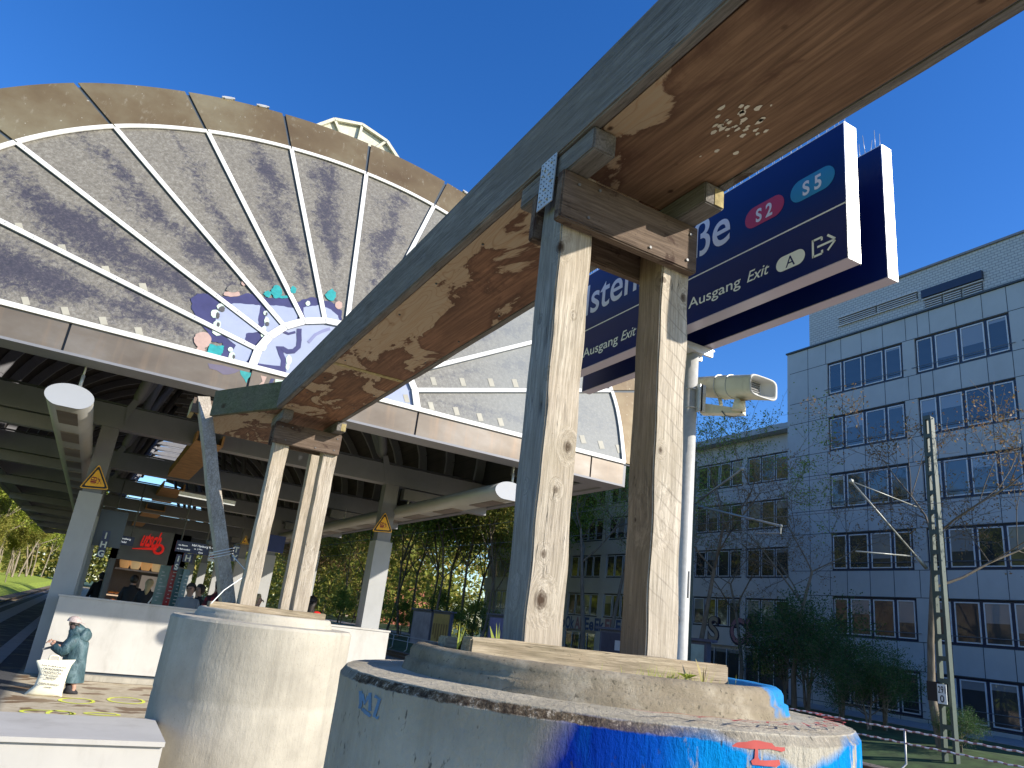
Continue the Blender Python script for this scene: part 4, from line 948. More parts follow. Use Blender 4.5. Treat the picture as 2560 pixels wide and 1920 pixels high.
# ------------------------------------------------------------------ hanging lamps, warning signs
def lamp(cx_, label, y0, y1):
    t = thing('hanging_lamp', label, 'lamp', (cx_, y0, 3.72), 'long oval lamps hung under the canopy')
    def sec(y, k=1.0):
        P = []
        for i in range(32):
            a = 2*PI*i/32; x = .27*k*math.cos(a); z = .155*k*math.sin(a); P.append((cx_+x, y, 3.70+max(z, -.135*k)))
        return P
    bm = BM(); loft(bm, [sec(y) for y in (y0+.012, y0+3, y0+6, (y0+y1)/2, y1)]); add('lamp_housing', bm, M['galv2'], t)
    bm = BM(); loft(bm, [sec(y0, 1.02), sec(y0+.012, 1.02)], smooth=False); add('lamp_end_cap', bm, paint('lamp_cap', (.34, .35, .37), .4, var=.03), t)
    for y in np.arange(y0+.35, y1, 1.6): bm = BM(); box(bm, cx_-.12, cx_+.12, y, y+.9, 3.558, 3.5648); add('lamp_diffuser', bm, M['fascia'], t)
    bm = BM()
    for y in np.arange(y0+.10, y1, 4.7): tube(bm, [(cx_+.07, y, 3.84), (cx_+.07, y, 4.02)], .022, 8); tube(bm, [(cx_+.07, y, 4.0), (cx_+.07, y, 4.2)], .013, 8)
    add('lamp_rod', bm, M['galv'], t)
M['galv2'] = paint('lamp_grey', (.30, .295, .27), .4, .2, var=.05)
pc = on_y(177, 981, 10.45); lamp(pc.x, 'long oval lamp hanging on the left, left of the left front column', 10.45, 33)
pc2 = on_y(1278, 1209, 10.45); lamp(pc2.x, 'long oval lamp hanging on the right, right of the right front column', 10.45, 36)
def tri_sign(c3, y, label, sc=1.0):
    """c3 = three corners (px) of the plate seen on the plane y"""
    P = [on_y(u, v, y) for u, v in c3]; c = (P[0]+P[1]+P[2])/3
    t = thing('warning_sign', label, 'warning sign', tuple(c), 'yellow triangular warning signs on the columns')
    def tri(k, dy, mat, name, par, th=.004):
        bm = BM(); Q = [c+(p-c)*k for p in P]; R2 = []
        for i in range(3):
            a, b2, d = Q[i], Q[(i+1) % 3], Q[i-1]
            for f_ in (0, .5, 1): 
                u1 = a+(d-a)*.09; u2 = a+(b2-a)*.09; R2.append(u1*(1-f_)**2+a*2*f_*(1-f_)+u2*f_**2)
        prism(bm, [Vector((q.x, y-dy, q.z)) for q in R2], (0, th, 0)); return add(name, bm, mat, par)
    tri(1, .0, M['yellow'], 'sign_plate', t, .01); k_ = tri(.90, .003, M['txtblk'], 'black_border', t, .002); k_ = tri(.70, .006, M['yellow'], 'sign_field', t, .002)
    wd = (P[1]-P[2]).length; red = paint('sign_red'+name_id(), (.25, .02, .02), .5)
    def R(x0, x1, z0, z1, b_):
        box(b_, c.x+wd*x0, c.x+wd*x1, y-.010, y-.0075, c.z+wd*z0, c.z+wd*z1)
    bm = BM()
    R(-.17, .03, -.02, .10, bm); R(-.14, .0, .10, .12, bm); R(-.17, .03, -.10, -.035, bm); R(-.15, .01, -.13, -.115, bm); tg = add('train_pictogram', bm, red, t)
    bm = BM(); R(-.15, -.08, .02, .075, bm); R(-.06, .01, .02, .075, bm)
    for v in bm.verts: v.co.y -= .003
    add('train_window', bm, M['yellow'], tg)
    bm = BM()
    def L(a, b2, w_=.016):
        obox(bm, (c.x+wd*a[0], y-.009, c.z+wd*a[1]), (c.x+wd*b2[0], y-.009, c.z+wd*b2[1]), wd*w_, .003, up=(0, 1, 0))
    L((.09, .07), (.13, -.01), .03); L((.09, .03), (.05, .07)); L((.11, .04), (.17, .06)); L((.13, -.01), (.09, -.06)); L((.13, -.01), (.19, -.05)); L((.07, -.09), (.07, -.13)); L((.07, -.09), (.12, -.09)); L((.17, -.09), (.22, -.09))
    tube(bm, [(c.x+wd*.075, y-.009, c.z+wd*.10), (c.x+wd*.075, y-.0075, c.z+wd*.10)], wd*.018, 8); add('figure_pictogram', bm, red, t)
    return t
_n = [0]
def name_id(): _n[0] += 1; return str(_n[0])
tri_sign(((249, 1160), (197, 1219), (272, 1225)), 15.035, 'yellow warning triangle with train symbol on the left front column')
tri_sign(((964, 1280), (930, 1328), (981, 1332)), 15.035, 'yellow warning triangle with train symbol on the right front column')
tri_sign(((616, 1338), (600, 1359), (622, 1362)), 20.7, 'small half-hidden warning triangle on a column behind the left post of the pale barrel')

# ------------------------------------------------------------------ barrier, boxes
t = thing('stair_barrier', 'long low white boarded wall across the platform behind the small person', 'wall', (2.6, 14.6, 0))
bm = BM(); box(bm, -.335, 5.46, 14.60, 14.70, .13, 1.245); add('board', bm, M['barrier'], t, bevel=.006)
bm = BM(); box(bm, -.335, 5.46, 14.705, 15.6, .13, 1.24); add('side_return', bm, M['barrier'], t, bevel=.006)
bm = BM(); box(bm, -.36, 5.48, 14.585, 14.78, 1.248, 1.28); add('top_rail', bm, M['barrier'], t, bevel=.004)
bm = BM(); box(bm, -.30, 5.42, 14.64, 14.9, .0, .125); add('dark_gap', bm, M['joint'], t)
bm = BM(); box(bm, -.30, 5.44, 14.46, 14.63, .004, .085); add('kerb', bm, M['conc'], t, bevel=.01)
t = thing('white_box', 'low white boarded box in the bottom left corner, beside the pale barrel', 'box', (-1, 4.7, 0))
bm = BM(); box(bm, -4, .545, 4.43, 5.12, 0, .826); add('box_body', bm, M['barrier'], t, bevel=.003)
bm = BM(); box(bm, -4, -.30, 4.41, 5.13, .829, .852); box(bm, -.297, .55, 4.41, 5.13, .829, .852); add('box_lid', bm, M['barrier'], t, bevel=.003)
t = thing('white_box', 'small white box with a dark opening, half hidden right of the pale barrel', 'box', (2, 5.7, 0))
bm = BM(); box(bm, 1.70, 2.6, 5.5, 5.53, 0, .35); box(bm, 1.70, 1.74, 5.53, 6.2, 0, .72); box(bm, 1.70, 2.6, 5.55, 6.2, .70, .73); box(bm, 1.70, 2.6, 5.5, 5.54, .58, .70); add('box_body', bm, M['barrier'], t)
bm = BM(); box(bm, 1.76, 2.58, 6.0, 6.1, 0, .69); add('box_inside', bm, M['joint'], t)

# yellow spray rings on the platform
yel = paint('yellow_marking_spray', (.75, .80, .08), .6)
def ring_mark(u, v, rx, ry, label):
    c = on_z(u, v, .004); bm = BM(); n_ = 36
    A = []; 
    for k in range(n_):
        a = 2*PI*k/n_; w_ = .022+.012*mnoise.noise(Vector((math.cos(a)*2, math.sin(a)*2, u)))
        e_ = 1+.12*mnoise.noise(Vector((math.cos(a), math.sin(a), u*.1)))
        A.append(tuple(bm.verts.new((c.x+(rx*e_+s2*w_)*math.cos(a), c.y+(ry*e_+s2*w_)*math.sin(a), .005)) for s2 in (-1, 1)))
    for k in range(n_): bm.faces.new((A[k][0], A[k][1], A[(k+1) % n_][1], A[(k+1) % n_][0]))
    struct(add('ground_marking', bm, yel, None, recalc=False))
for k, (u, v, rx, ry) in enumerate(((192, 1752, .20, .24), (315, 1751, .24, .30), (120, 1781, .28, .16), (255, 1785, .18, .1), (150, 1783, .13, .2))): ring_mark(u, v, rx, ry, '')

# ------------------------------------------------------------------ people
def skin_mesh(name, V, E_, Rr, mat, parent, sub=1, root=0):
    me = bpy.data.meshes.new(name); o_ = org(parent); me.from_pydata([tuple(Vector(v)-o_) for v in V], E_, [])
    ob = bpy.data.objects.new(name, me); C.objects.link(ob)
    md = ob.modifiers.new('s', 'SKIN'); md.use_smooth_shade = True
    for i, r in enumerate(Rr): me.skin_vertices[0].data[i].radius = r if isinstance(r, tuple) else (r, r)
    me.skin_vertices[0].data[root].use_root = True
    sm = ob.modifiers.new('b', 'SUBSURF'); sm.levels = sub; sm.render_levels = sub
    dg = bpy.context.evaluated_depsgraph_get(); dg.update(); m2 = bpy.data.meshes.new_from_object(ob.evaluated_get(dg))
    m2.name = name; m2.materials.clear()
    for mt in (mat if isinstance(mat, list) else [mat]): m2.materials.append(mt)
    bpy.data.objects.remove(ob); ob = bpy.data.objects.new(name, m2); C.objects.link(ob); ob.parent = parent
    m2.polygons.foreach_set('use_smooth', [True]*len(m2.polygons)); return ob
SK = paint('skin', (.42, .24, .17), .6, var=.06)
def person(x, y, H, face, label, top, legs, hair, longhair=False, group='people waiting on the platform', pose='stand', bulk=1.0, seat=0):
    t = thing('person', label, 'person', (x, y, 0), group)
    f = Vector((math.cos(face), math.sin(face), 0)); r = Vector((f.y, -f.x, 0)); o_ = Vector((x, y, 0))
    def P(a, b2, c): return o_+f*(a*H)+r*(b2*H)+Vector((0, 0, c*H-seat))
    arm = (.12, .16, .62) if pose != 'stand' else (.03, .17, .50)
    V = [P(0, 0, .52), P(0, 0, .60), P(-.01, 0, .74), P(0, 0, .82), P(.005, 0, .87), P(.015, 0, .93), P(.012, 0, .975),
         P(0, .055, .50), P(.015, .06, .28), P(0, .065, .05), P(.07, .075, .02),
         P(0, -.055, .50), P(.015, -.06, .28), P(0, -.065, .05), P(.07, -.075, .02),
         P(-.005, .105, .79), P(-.01, .14, .64), P(.07, .14, .55) if pose == 'stand' else P(.10, .12, .62), P(.10, .13, .53) if pose == 'stand' else P(.15, .08, .64),
         P(-.005, -.105, .79), P(-.01, -.14, .64), P(.07, -.14, .55) if pose == 'stand' else P(.10, -.12, .62), P(.10, -.13, .53) if pose == 'stand' else P(.15, -.08, .64)]
    E_ = [(0, 1), (1, 2), (2, 3), (3, 4), (4, 5), (5, 6), (0, 7), (7, 8), (8, 9), (9, 10), (0, 11), (11, 12), (12, 13), (13, 14), (2, 15), (15, 16), (16, 17), (17, 18), (2, 19), (19, 20), (20, 21), (21, 22)]
    Rr = [.07, .072, .085, .05, .032, .055, .045, .055, .042, .028, .025, .055, .042, .028, .025, .042, .034, .026, .018, .042, .034, .026, .018]
    ob = skin_mesh('body', V, E_, [q*H*bulk for q in Rr], [SK, top, legs, hair], t)
    for p in ob.data.polygons:
        c = p.center+org(t); h_ = (c.z+seat)/H; lat = (c-o_).dot(r)/H; fw = (c-o_).dot(f)/H
        mi = 0
        if h_ < .05: mi = 3
        elif h_ < .53 and abs(lat) < .12: mi = 2
        elif h_ < .845 and not (fw > .085 and abs(lat) > .05): mi = 1
        p.material_index = mi
    # jacket hem & collar
    secs = []
    for z, a, b2 in ((.47, .075, .105), (.55, .08, .11), (.66, .078, .112), (.76, .075, .125), (.81, .055, .10), (.835, .038, .05), (.86, .040, .048)):
        secs.append([tuple(P(-.005+a*bulk*math.cos(q), b2*bulk*math.sin(q), z)) for q in np.linspace(0, 2*PI, 20, endpoint=False)])
    bm = BM(); loft(bm, secs, cap=False); add('jacket', bm, top, t)
    bm = BM(); bmesh.ops.create_uvsphere(bm, u_segments=16, v_segments=10, radius=1)
    for v in bm.verts:
        q = v.co.copy(); k = .066*H
        if q.x > .35: q.x = .35+(q.x-.35)*.3; 
        v.co = P(.004, 0, .945)+f*(q.x*k)+r*(q.y*k*.92)+Vector((0, 0, (q.z*k*1.05 if not (q.x > .2 and q.z < .3) else k*.35)))
    add('hair', bm, hair, t)
    if longhair:
        bm = BM(); loft(bm, [[tuple(P(-.045+.03*math.cos(q), .055*math.sin(q)*(1-.2*i), .95-i*.06)) for q in np.linspace(0, 2*PI, 12, endpoint=False)] for i in range(4)]); add('long_hair', bm, hair, t)
    bm = BM()
    for s2 in (-1, 1):
        bmesh.ops.create_icosphere(bm, subdivisions=1, radius=.008*H, matrix=Matrix.Translation(P(.066, s2*.02, .938)))
    add('eyes', bm, M['txtblk'], t)
    bm = BM(); tube(bm, [P(.062, 0, .94), P(.082, 0, .918)], [.004*H, .009*H], 6); add('nose', bm, SK, t)
    for s2 in (-1, 1):
        bm = BM(); hp = P(.10, s2*.13, .53) if pose == 'stand' else P(.15, s2*.08, .64)
        for k in range(4): tube(bm, [hp+r*((k-1.5)*.009*H), hp+r*((k-1.5)*.010*H)+f*.020*H-Vector((0, 0, .016*H)), hp+r*((k-1.5)*.010*H)+f*.018*H-Vector((0, 0, .034*H))], [.0055*H, .005*H, .004*H], 6)
        tube(bm, [hp-r*s2*.012*H, hp-r*s2*.022*H+f*.012*H-Vector((0, 0, .014*H))], [.006*H, .0045*H], 6); add('fingers', bm, SK, t)
    return t
dk = paint('black_cloth', (.015, .015, .018), .8); navyc = paint('navy_cloth', (.02, .03, .06), .8); jean = paint('jeans', (.05, .07, .13), .8); hairb = paint('dark_hair', (.02, .014, .01), .6); blond = paint('blond_hair', (.45, .34, .18), .6)
greyc = paint('grey_cloth', (.25, .26, .28), .8); skyc = paint('pale_blue_cloth', (.40, .50, .58), .8)
def plaid():
    n = NT('red_plaid'); o_ = n.sep(n.tc.outputs['Object']); a = n.ramp(n.math('FRACT', n.math('MULTIPLY', o_[0], 7)), [(.45, 0.0), (.5, 1.0)]); b_ = n.ramp(n.math('FRACT', n.math('MULTIPLY', o_[2], 7)), [(.45, 0.0), (.5, 1.0)])
    c = n.mix(a, (.22, .012, .02), (.05, .008, .012)); c = n.mix(n.math('MULTIPLY', b_, .7), c, (.02, .008, .01)); return n.fin(c, .85)
def PX(u, y): return on_y(u, 1480, y).x
person(PX(548, 15.95), 15.95, 1.86, PI/2+.3, 'person in a red and black plaid jacket seen from behind', plaid(), jean, hairb, bulk=1.12)
t_ = person(PX(368, 22), 22, 1.72, PI/2-.2, 'blond person in black standing at the bakery counter', dk, dk, blond, True)
bm = BM(); tube(bm, [t_.location+Vector((-.15, -.13, .75)), t_.location+Vector((.05, -.17, 1.05)), t_.location+Vector((.17, -.1, 1.35))], .018, 6); add('bag_strap', bm, M['txt'], t_)
person(PX(328, 23), 23, 1.78, PI/2, 'person in dark jacket and jeans at the left end of the bakery counter', dk, jean, hairb)
person(PX(245, 27), 27, 1.78, PI/2+.4, 'dark silhouette standing in the bright gap left of the bakery', dk, dk, hairb)
person(PX(476, 17.5), 17.5, 1.72, -PI/2-.4, 'young person in grey with short dark hair facing the camera', greyc, jean, hairb, pose='sit')
person(PX(499, 17.8), 17.8, 1.72, PI+.4, 'person in a black jacket right beside the young one in grey', dk, dk, hairb, pose='sit')
person(PX(648, 16.6), 16.6, 1.66, -.4, 'person in a pale blue jacket half hidden between the pale barrel posts', skyc, jean, blond)
tb3 = person(PX(785, 15.9), 15.9, 1.75, PI/2-.3, 'person with long black hair behind the pale barrel', dk, dk, hairb, True)
bm = BM(); bmesh.ops.create_uvsphere(bm, u_segments=14, v_segments=10, radius=1, matrix=Matrix.Translation((PX(802, 15.7)-.02, 15.62, 1.33))@Matrix.Diagonal((.13, .09, .15, 1)))
for v in bm.verts: v.co += mnoise.noise_vector(v.co*8)*.03
t2 = add('red_bag', bm, paint('red_nylon', (.65, .02, .02), .5)); tag(t2, 'small red bag carried by the long-haired person behind the pale barrel', 'bag')
# the small person by the white wall
t = thing('person', 'small person in a long teal hooded coat and pale cap beside the white wall', 'person', (.14, 12.9, 0))
def q3(x, z, y=12.9): return Vector((x, y, z))
teal = NT('teal_coat'); tv = teal.map((1, 1, 1)); tf = teal.noise(teal.map((1, 1, .6)), 9, 5, .6, .8)
tcol = teal.ramp(tf, [(.3, (.018, .045, .055)), (.5, (.045, .095, .11)), (.72, (.12, .19, .21))]); teal.bump(tf, .9, .03); teal = teal.fin(tcol, .55)
capm = paint('pale_cap', (.42, .34, .32), .6, var=.25, scale=30)
V = [q3(.12, .50), q3(.10, .64), q3(.06, .78), q3(.0, .87), q3(-.035, .93), q3(-.03, .985),
     q3(.13, .44, 12.96), q3(.15, .24, 12.97), q3(.19, .05, 12.97), q3(.12, .02, 12.97), q3(.13, .44, 12.84), q3(.17, .24, 12.83), q3(.22, .05, 12.83), q3(.15, .02, 12.83),
     q3(.06, .76, 12.79), q3(-.03, .60, 12.76), q3(-.17, .62, 12.80), q3(-.235, .655, 12.82), q3(.06, .76, 13.01), q3(-.02, .62, 13.04), q3(-.15, .64, 13.0), q3(-.22, .67, 12.95)]
E_ = [(0, 1), (1, 2), (2, 3), (3, 4), (4, 5), (0, 6), (6, 7), (7, 8), (8, 9), (0, 10), (10, 11), (11, 12), (12, 13), (2, 14), (14, 15), (15, 16), (16, 17), (2, 18), (18, 19), (19, 20), (20, 21)]
skin_mesh('body', V, E_, [.09, .10, .09, .035, .062, .055, .06, .045, .035, .03, .06, .045, .035, .03, .05, .045, .032, .022, .05, .045, .032, .022], SK, t)
bm = BM(); secs = []
for (cx_, z, a, b2) in ((.15, .15, .135, .15), (.145, .17, .14, .155), (.135, .30, .135, .15), (.13, .42, .13, .145), (.12, .55, .13, .15), (.10, .68, .125, .155), (.07, .77, .10, .14), (.03, .84, .07, .09), (.01, .87, .06, .07)):
    secs.append([(cx_+1.18*a*math.cos(q)*(1+.07*math.sin(q*5+z*9)), 12.9+1.1*b2*math.sin(q)*(1+.05*math.cos(q*4+z*7)), z) for q in np.linspace(0, 2*PI, 30, endpoint=False)])
loft(bm, secs, cap=False); add('coat', bm, teal, t)
for yy, s2 in ((12.78, -1), (13.02, 1)):
    bm = BM(); tube(bm, [q3(.08, .77, 12.9+s2*.09), q3(.04, .70, yy), q3(-.03, .59, yy), q3(-.05, .56, yy), q3(-.12, .58, yy+(-s2)*.02), q3(-.19, .615, yy-s2*.03)], [.07, .085, .085, .08, .065, .05], 12)
    for v in bm.verts: v.co += mnoise.noise_vector(v.co*22)*.008
    add('sleeve', bm, teal, t)
bm = BM(); bmesh.ops.create_uvsphere(bm, u_segments=20, v_segments=14, radius=1, matrix=Matrix.Translation((.145, 12.88, .765))@Matrix.Rotation(.5, 4, 'Y')@Matrix.Diagonal((.10, .13, .13, 1)))
for v in bm.verts: v.co += mnoise.noise_vector(v.co*14)*.014
add('hood', bm, teal, t)
bm = BM(); tube(bm, [q3(.03, .86, 12.84), q3(-.02, .885, 12.84), q3(-.03, .885, 12.96), q3(.05, .86, 12.97), q3(.075, .885, 12.9), q3(.04, .885, 12.84)], .035, 10); add('collar', bm, paint('brown_scarf', (.10, .065, .06), .8), t)
bm = BM(); tube(bm, [q3(.08, .80), q3(.03, .86), q3(-.0, .89)], [.12, .10, .075], 14); [setattr(v, 'co', v.co+mnoise.noise_vector(v.co*14)*.015) for v in bm.verts]; add('shoulder_cape', bm, teal, t)
bm = BM(); bmesh.ops.create_uvsphere(bm, u_segments=20, v_segments=12, radius=1, matrix=Matrix.Translation((-.02, 12.9, .955))@Matrix.Rotation(.1, 4, 'Y')@Matrix.Diagonal((.095, .085, .085, 1)))
bmesh.ops.delete(bm, geom=[v for v in bm.verts if v.co.z < .945], context='VERTS')
prism(bm, [(.04, 12.86, .955), (.115, 12.875, .938), (.13, 12.90, .934), (.115, 12.925, .938), (.04, 12.94, .955)], (0, 0, .010)); add('cap', bm, capm, t)
bm = BM(); bmesh.ops.create_uvsphere(bm, u_segments=12, v_segments=8, radius=1, matrix=Matrix.Translation((.0, 12.9, .925))@Matrix.Diagonal((.07, .075, .045, 1))); add('hair', bm, hairb, t)
bm = BM()
for hx, hy, hz in ((-.245, 12.82, .66), (-.23, 12.95, .675)):
    for k in range(4): tube(bm, [(hx, hy+(k-1.5)*.013, hz), (hx-.03, hy+(k-1.5)*.013, hz+.004), (hx-.045, hy+(k-1.5)*.012, hz-.018)], [.008, .007, .006], 6)
    tube(bm, [(hx+.01, hy+.02, hz), (hx-.015, hy+.03, hz+.018)], [.008, .006], 6)
add('fingers', bm, SK, t)
bm = BM(); box(bm, -.035, .0, 12.0, 12.01, 0, .001); bm.free()
bm = BM(); obox(bm, (-.19, 12.87, .60), (-.31, 12.87, .555), .02, .03); tag(add('umbrella_handle', bm, M['steel_dk']), 'short dark object held in the small person\'s hands', 'handheld')
for s2 in (12.83, 12.97):
    bm = BM(); loft(bm, [[(.20+a*math.cos(q)-.02*k, s2+b2*math.sin(q), z) for q in np.linspace(0, 2*PI, 12, endpoint=False)] for k, (a, b2, z) in enumerate(((.09, .04, .005), (.085, .038, .03), (.05, .035, .07), (.045, .035, .12)))]); add('shoe', bm, dk, t)
# shopping bag
t = thing('shopping_bag', 'full cream shopping bag printed with black lettering, standing in front of the small person', 'bag', (-.13, 12.55, 0))
bagm = paint('cream_bag', (.78, .74, .56), .6, var=.08, scale=8)
bm = BM(); secs = []
for z, x0, x1, d in ((.0, -.36, .10, .10), (.03, -.34, .09, .13), (.12, -.27, .08, .14), (.28, -.255, .085, .12), (.38, -.30, .10, .08), (.44, -.335, .13, .02), (.455, -.335, .135, .012)):
    n_ = 28; P = []
    for k in range(n_):
        a = 2*PI*k/n_; c_, s2 = math.cos(a), math.sin(a); P.append(((x0+x1)/2+(x1-x0)/2*(abs(c_)**.55)*(1 if c_ > 0 else -1), 12.55+d*(abs(s2)**.55)*(1 if s2 > 0 else -1), z+(.02*c_ if z > .3 else 0)))
    secs.append(P)
loft(bm, secs)
for v in bm.verts: v.co += mnoise.noise_vector(v.co*16)*.010
add('bag_body', bm, bagm, t)
bm = BM(); tube(bm, [(-.19, 12.55, .45), (-.185, 12.55, .50), (-.17, 12.55, .51), (-.09, 12.55, .51), (-.075, 12.55, .50), (-.07, 12.55, .45)], .012, 8); add('bag_handle', bm, bagm, t)
for k, (tx, sz, z, w_) in enumerate((('NATURKLASSE', .03, .375, .30), ('OKOLOGISCHE', .04, .335, .25), ('TRAGETASCHE', .036, .29, .22), ('aus recyceltem', .028, .255, .18), ('Material', .026, .225, .12), ('DANKE 90 EINKAUF', .032, .15, .25), ('recycling', .024, .115, .09))):
    text_on('lettering', tx, sz, (-.10, 12.395, z), (1, 0, -.05), (0, .12, 1), M['txtblk'], t, centre=True, width=w_, bold=.0006, lift=0)

# ------------------------------------------------------------------ bakery kiosk and station furniture under the roof
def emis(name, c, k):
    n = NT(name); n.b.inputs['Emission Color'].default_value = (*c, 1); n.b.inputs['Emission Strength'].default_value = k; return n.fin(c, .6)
KY = 25.0
def K(u, v, y=KY): return on_y(u, v, y)
a = K(268, 1400); b_ = K(402, 1400)
t = thing('bakery_kiosk', 'dark bakery kiosk with red script sign, lit counter and baskets under the canopy', 'kiosk', (a.x, KY, 0))
x0, x1 = K(285, 1450).x-.1, K(398, 1450).x+.1; zt = K(335, 1345).z+.3
bm = BM(); box(bm, x0-.15, x0, KY, KY+3, 0, zt); box(bm, x1, x1+.5, KY, KY+3, 0, zt); box(bm, x0-.15, x1+.5, KY, KY+3, zt-.95, zt); box(bm, x0, x1, KY+2, KY+2.1, 0, zt-.95); add('kiosk_wall', bm, M['steel_dk'], t)
bm = BM(); box(bm, x0, x1*.45+x0*.55, KY+.05, KY+.6, 0, .55); add('counter_front', bm, emis('counter_glow', (.55, .25, .12), .35), t)  # glow stands in for the kiosk lighting on the counter
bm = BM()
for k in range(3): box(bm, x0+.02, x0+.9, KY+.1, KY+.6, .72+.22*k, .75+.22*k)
add('glass_shelf', bm, emis('shelf_glow', (.8, .55, .35), .6), t)  # shelves glow themselves in place of kiosk lighting
random.seed(4)
bm = BM()
for k in range(16): bmesh.ops.create_icosphere(bm, subdivisions=1, radius=.06, matrix=Matrix.Translation((x0+.08+random.random()*.8, KY+.2, .82+.22*random.randint(0, 2)))@Matrix.Diagonal((1.3, 1, .6, 1)))
struct(add('bread', bm, paint('bread', (.55, .20, .05), .7, var=.3, scale=9), t), 'stuff')
bm = BM(); box(bm, x0+.05, x1-.05, KY+.3, KY+.5, 1.92, 1.97); add('basket_shelf', bm, M['strip'], t)
for k in range(4):
    xc = x0+.28+k*(x1-x0-.4)/3.4
    bm = BM(); lathe(bm, [(.11, 1.98), (.15, 2.10), (.17, 2.22), (.16, 2.24)], (xc, KY+.35), 14); tube(bm, [(xc-.15, KY+.35, 2.22), (xc-.08, KY+.35, 2.38), (xc+.02, KY+.35, 2.26), (xc+.12, KY+.35, 2.38), (xc+.17, KY+.35, 2.3)], .012, 5)
    bmesh.ops.create_uvsphere(bm, u_segments=10, v_segments=6, radius=.13, matrix=Matrix.Translation((xc, KY+.33, 2.17)))
    tag(add('basket', bm, emis('basket_glow%d' % k, ((.62, .33, .13), (.60, .42, .22))[k % 2], .25)), ('wicker basket at the left end of the bakery shelf', 'second wicker basket from the left on the bakery shelf', 'orange wicker basket right of the middle of the bakery shelf', 'pale wicker basket at the right end of the bakery shelf')[k], 'basket', 'baskets on the bakery shelf')  # baskets glow faintly: warm kiosk light put into their material
bm = BM(); box(bm, x0+.9, x1, KY+1.9, KY+1.95, 1.1, 1.85); box(bm, x0+1.0, x0+1.3, KY+.6, KY+.9, 1.0, 1.5); add('back_shelf', bm, emis('backshelf_glow', (.45, .4, .35), .2), t)  # faint glow stands in for light falling on the back shelf
redl = emis('red_sign', (.75, .02, .015), .22)
text_on('lettering', 'utsch', .62, tuple(K(349, 1363, KY-.06)), (1, 0, .02), (.12, 0, 1), redl, t, shear=.15, bold=.02, width=K(398, 1370).x-K(349, 1370).x)
bm = BM(); p0, p1 = K(330, 1372, KY-.05), K(392, 1371, KY-.05); prism(bm, [p0, p1-Vector((0, 0, .06)), p1+Vector((0, 0, .04)), p0+Vector((0, 0, .02))], (0, .01, 0)); p2 = K(396, 1373, KY-.05)
tube(bm, [p2+Vector((.13*math.cos(q), 0, .13*math.sin(q))) for q in np.linspace(0, 2*PI, 16)], .035, 6); add('sign_underline', bm, redl, t)
def board(name, c4, y, mat, label, cat, th=.08, group=None):
    P = [on_y(u, v, y) for u, v in c4]; zc0 = (P[2].z+P[3].z)/2; zc1 = (P[0].z+P[1].z)/2; xa = (P[0].x+P[3].x)/2; xb = (P[1].x+P[2].x)/2
    t = thing(name, label, cat, (xa, y, zc0), group); bm = BM(); box(bm, xa, xb, y, y+th, zc0, zc1); add('panel', bm, mat, t, bevel=.008)
    return t, xa, xb, zc0, zc1
navb = paint('navy_display', (.008, .02, .10), .3, bump=0)
for (c4, y, lab, L) in ((((262, 1332), (336, 1344), (333, 1366), (260, 1356)), 23.5, 'dark blue train display left of the red bakery sign', (('Pinneberg', .5, .62, .10), ('Wedel', .5, .25, .10), ('Gleis', .03, .12, .10))),
                        (((441, 1351), (524, 1361), (521, 1389), (439, 1378)), 21.5, 'blue train display right of the red bakery sign', (('Hbf Harburg Rathaus', .47, .66, .11), ('via Altona', .06, .55, .08), ('ca. 2 Min', .55, .38, .08), ('Gleis', .7, .10, .08), ('via Bahrenfeld', .04, .2, .08)))):
    t, xa, xb, z0, z1 = board('train_display', c4, y, navb, lab, 'display', group='blue train displays under the roof')
    for s_, fx, fz, hs in L: text_on('lettering', s_, hs*.72, (xa+(xb-xa)*fx, y-.002, z0+(z1-z0)*fz), (1, 0, 0), (0, 0, 1), emis('lit_text'+name_id(), (.8, .85, .9), .5), t, lift=.0)
    bm = BM(); 
    for xx in (xa+.1, xb-.1): tube(bm, [(xx, y+.04, z1), (xx, y+.04, 4.3)], .02, 6)
    add('hanger', bm, M['steel_dk'], t)
def letter_board(c4, y, letters, lab):
    t, xa, xb, z0, z1 = board('letter_sign', c4, y, navb, lab, 'sign', group='dark signs with large white letters')
    n_ = len(letters)
    for k, ch in enumerate(letters):
        hh = (z1-z0)/n_; text_on('lettering', ch, hh*.95, ((xa+xb)/2, y-.003, z1-hh*(k+.86)), (1, 0, 0), (0, 0, 1), M['txt'], t, centre=True, bold=.006, lift=0)
letter_board(((253, 1325), (272, 1328), (264, 1396), (246, 1393)), 19.5, 'IHG', 'dark vertical sign with white letters I, H and G right of the left front column')
letter_board(((460, 1382), (484, 1386), (480, 1408), (456, 1403)), 20.5, 'H', 'small dark sign with a white H under the right train display')
letter_board(((441, 1385), (454, 1387), (446, 1428), (434, 1425)), 19.5, 'IS', 'narrow dark sign with white letters I and S left of the H sign')
letter_board(((584, 1362), (600, 1365), (594, 1405), (578, 1402)), 18.5, 'TY', 'dark sign with white T and Y beside the leaning timber')
t, xa, xb, z0, z1 = board('info_sign', ((524, 1374), (553, 1380), (549, 1407), (521, 1402)), 19.0, M['galv'], 'grey sign reading Info SOS under the right train display', 'sign')
text_on('lettering', 'Info', .16, ((xa+xb)/2, 18.99, z0+.22), (1, 0, 0), (0, 0, 1), M['txtblk'], t, centre=True, lift=0, bold=.004); text_on('lettering', 'SOS', .13, ((xa+xb)/2, 18.99, z0+.06), (1, 0, 0), (0, 0, 1), paint('sosred', (.3, .03, .03)), t, centre=True, lift=0, bold=.004)
board('blue_board', ((663, 1335), (716, 1341), (707, 1383), (654, 1376)), 17.5, M['navy'], 'plain blue hanging board between the posts on the pale barrel', 'sign')
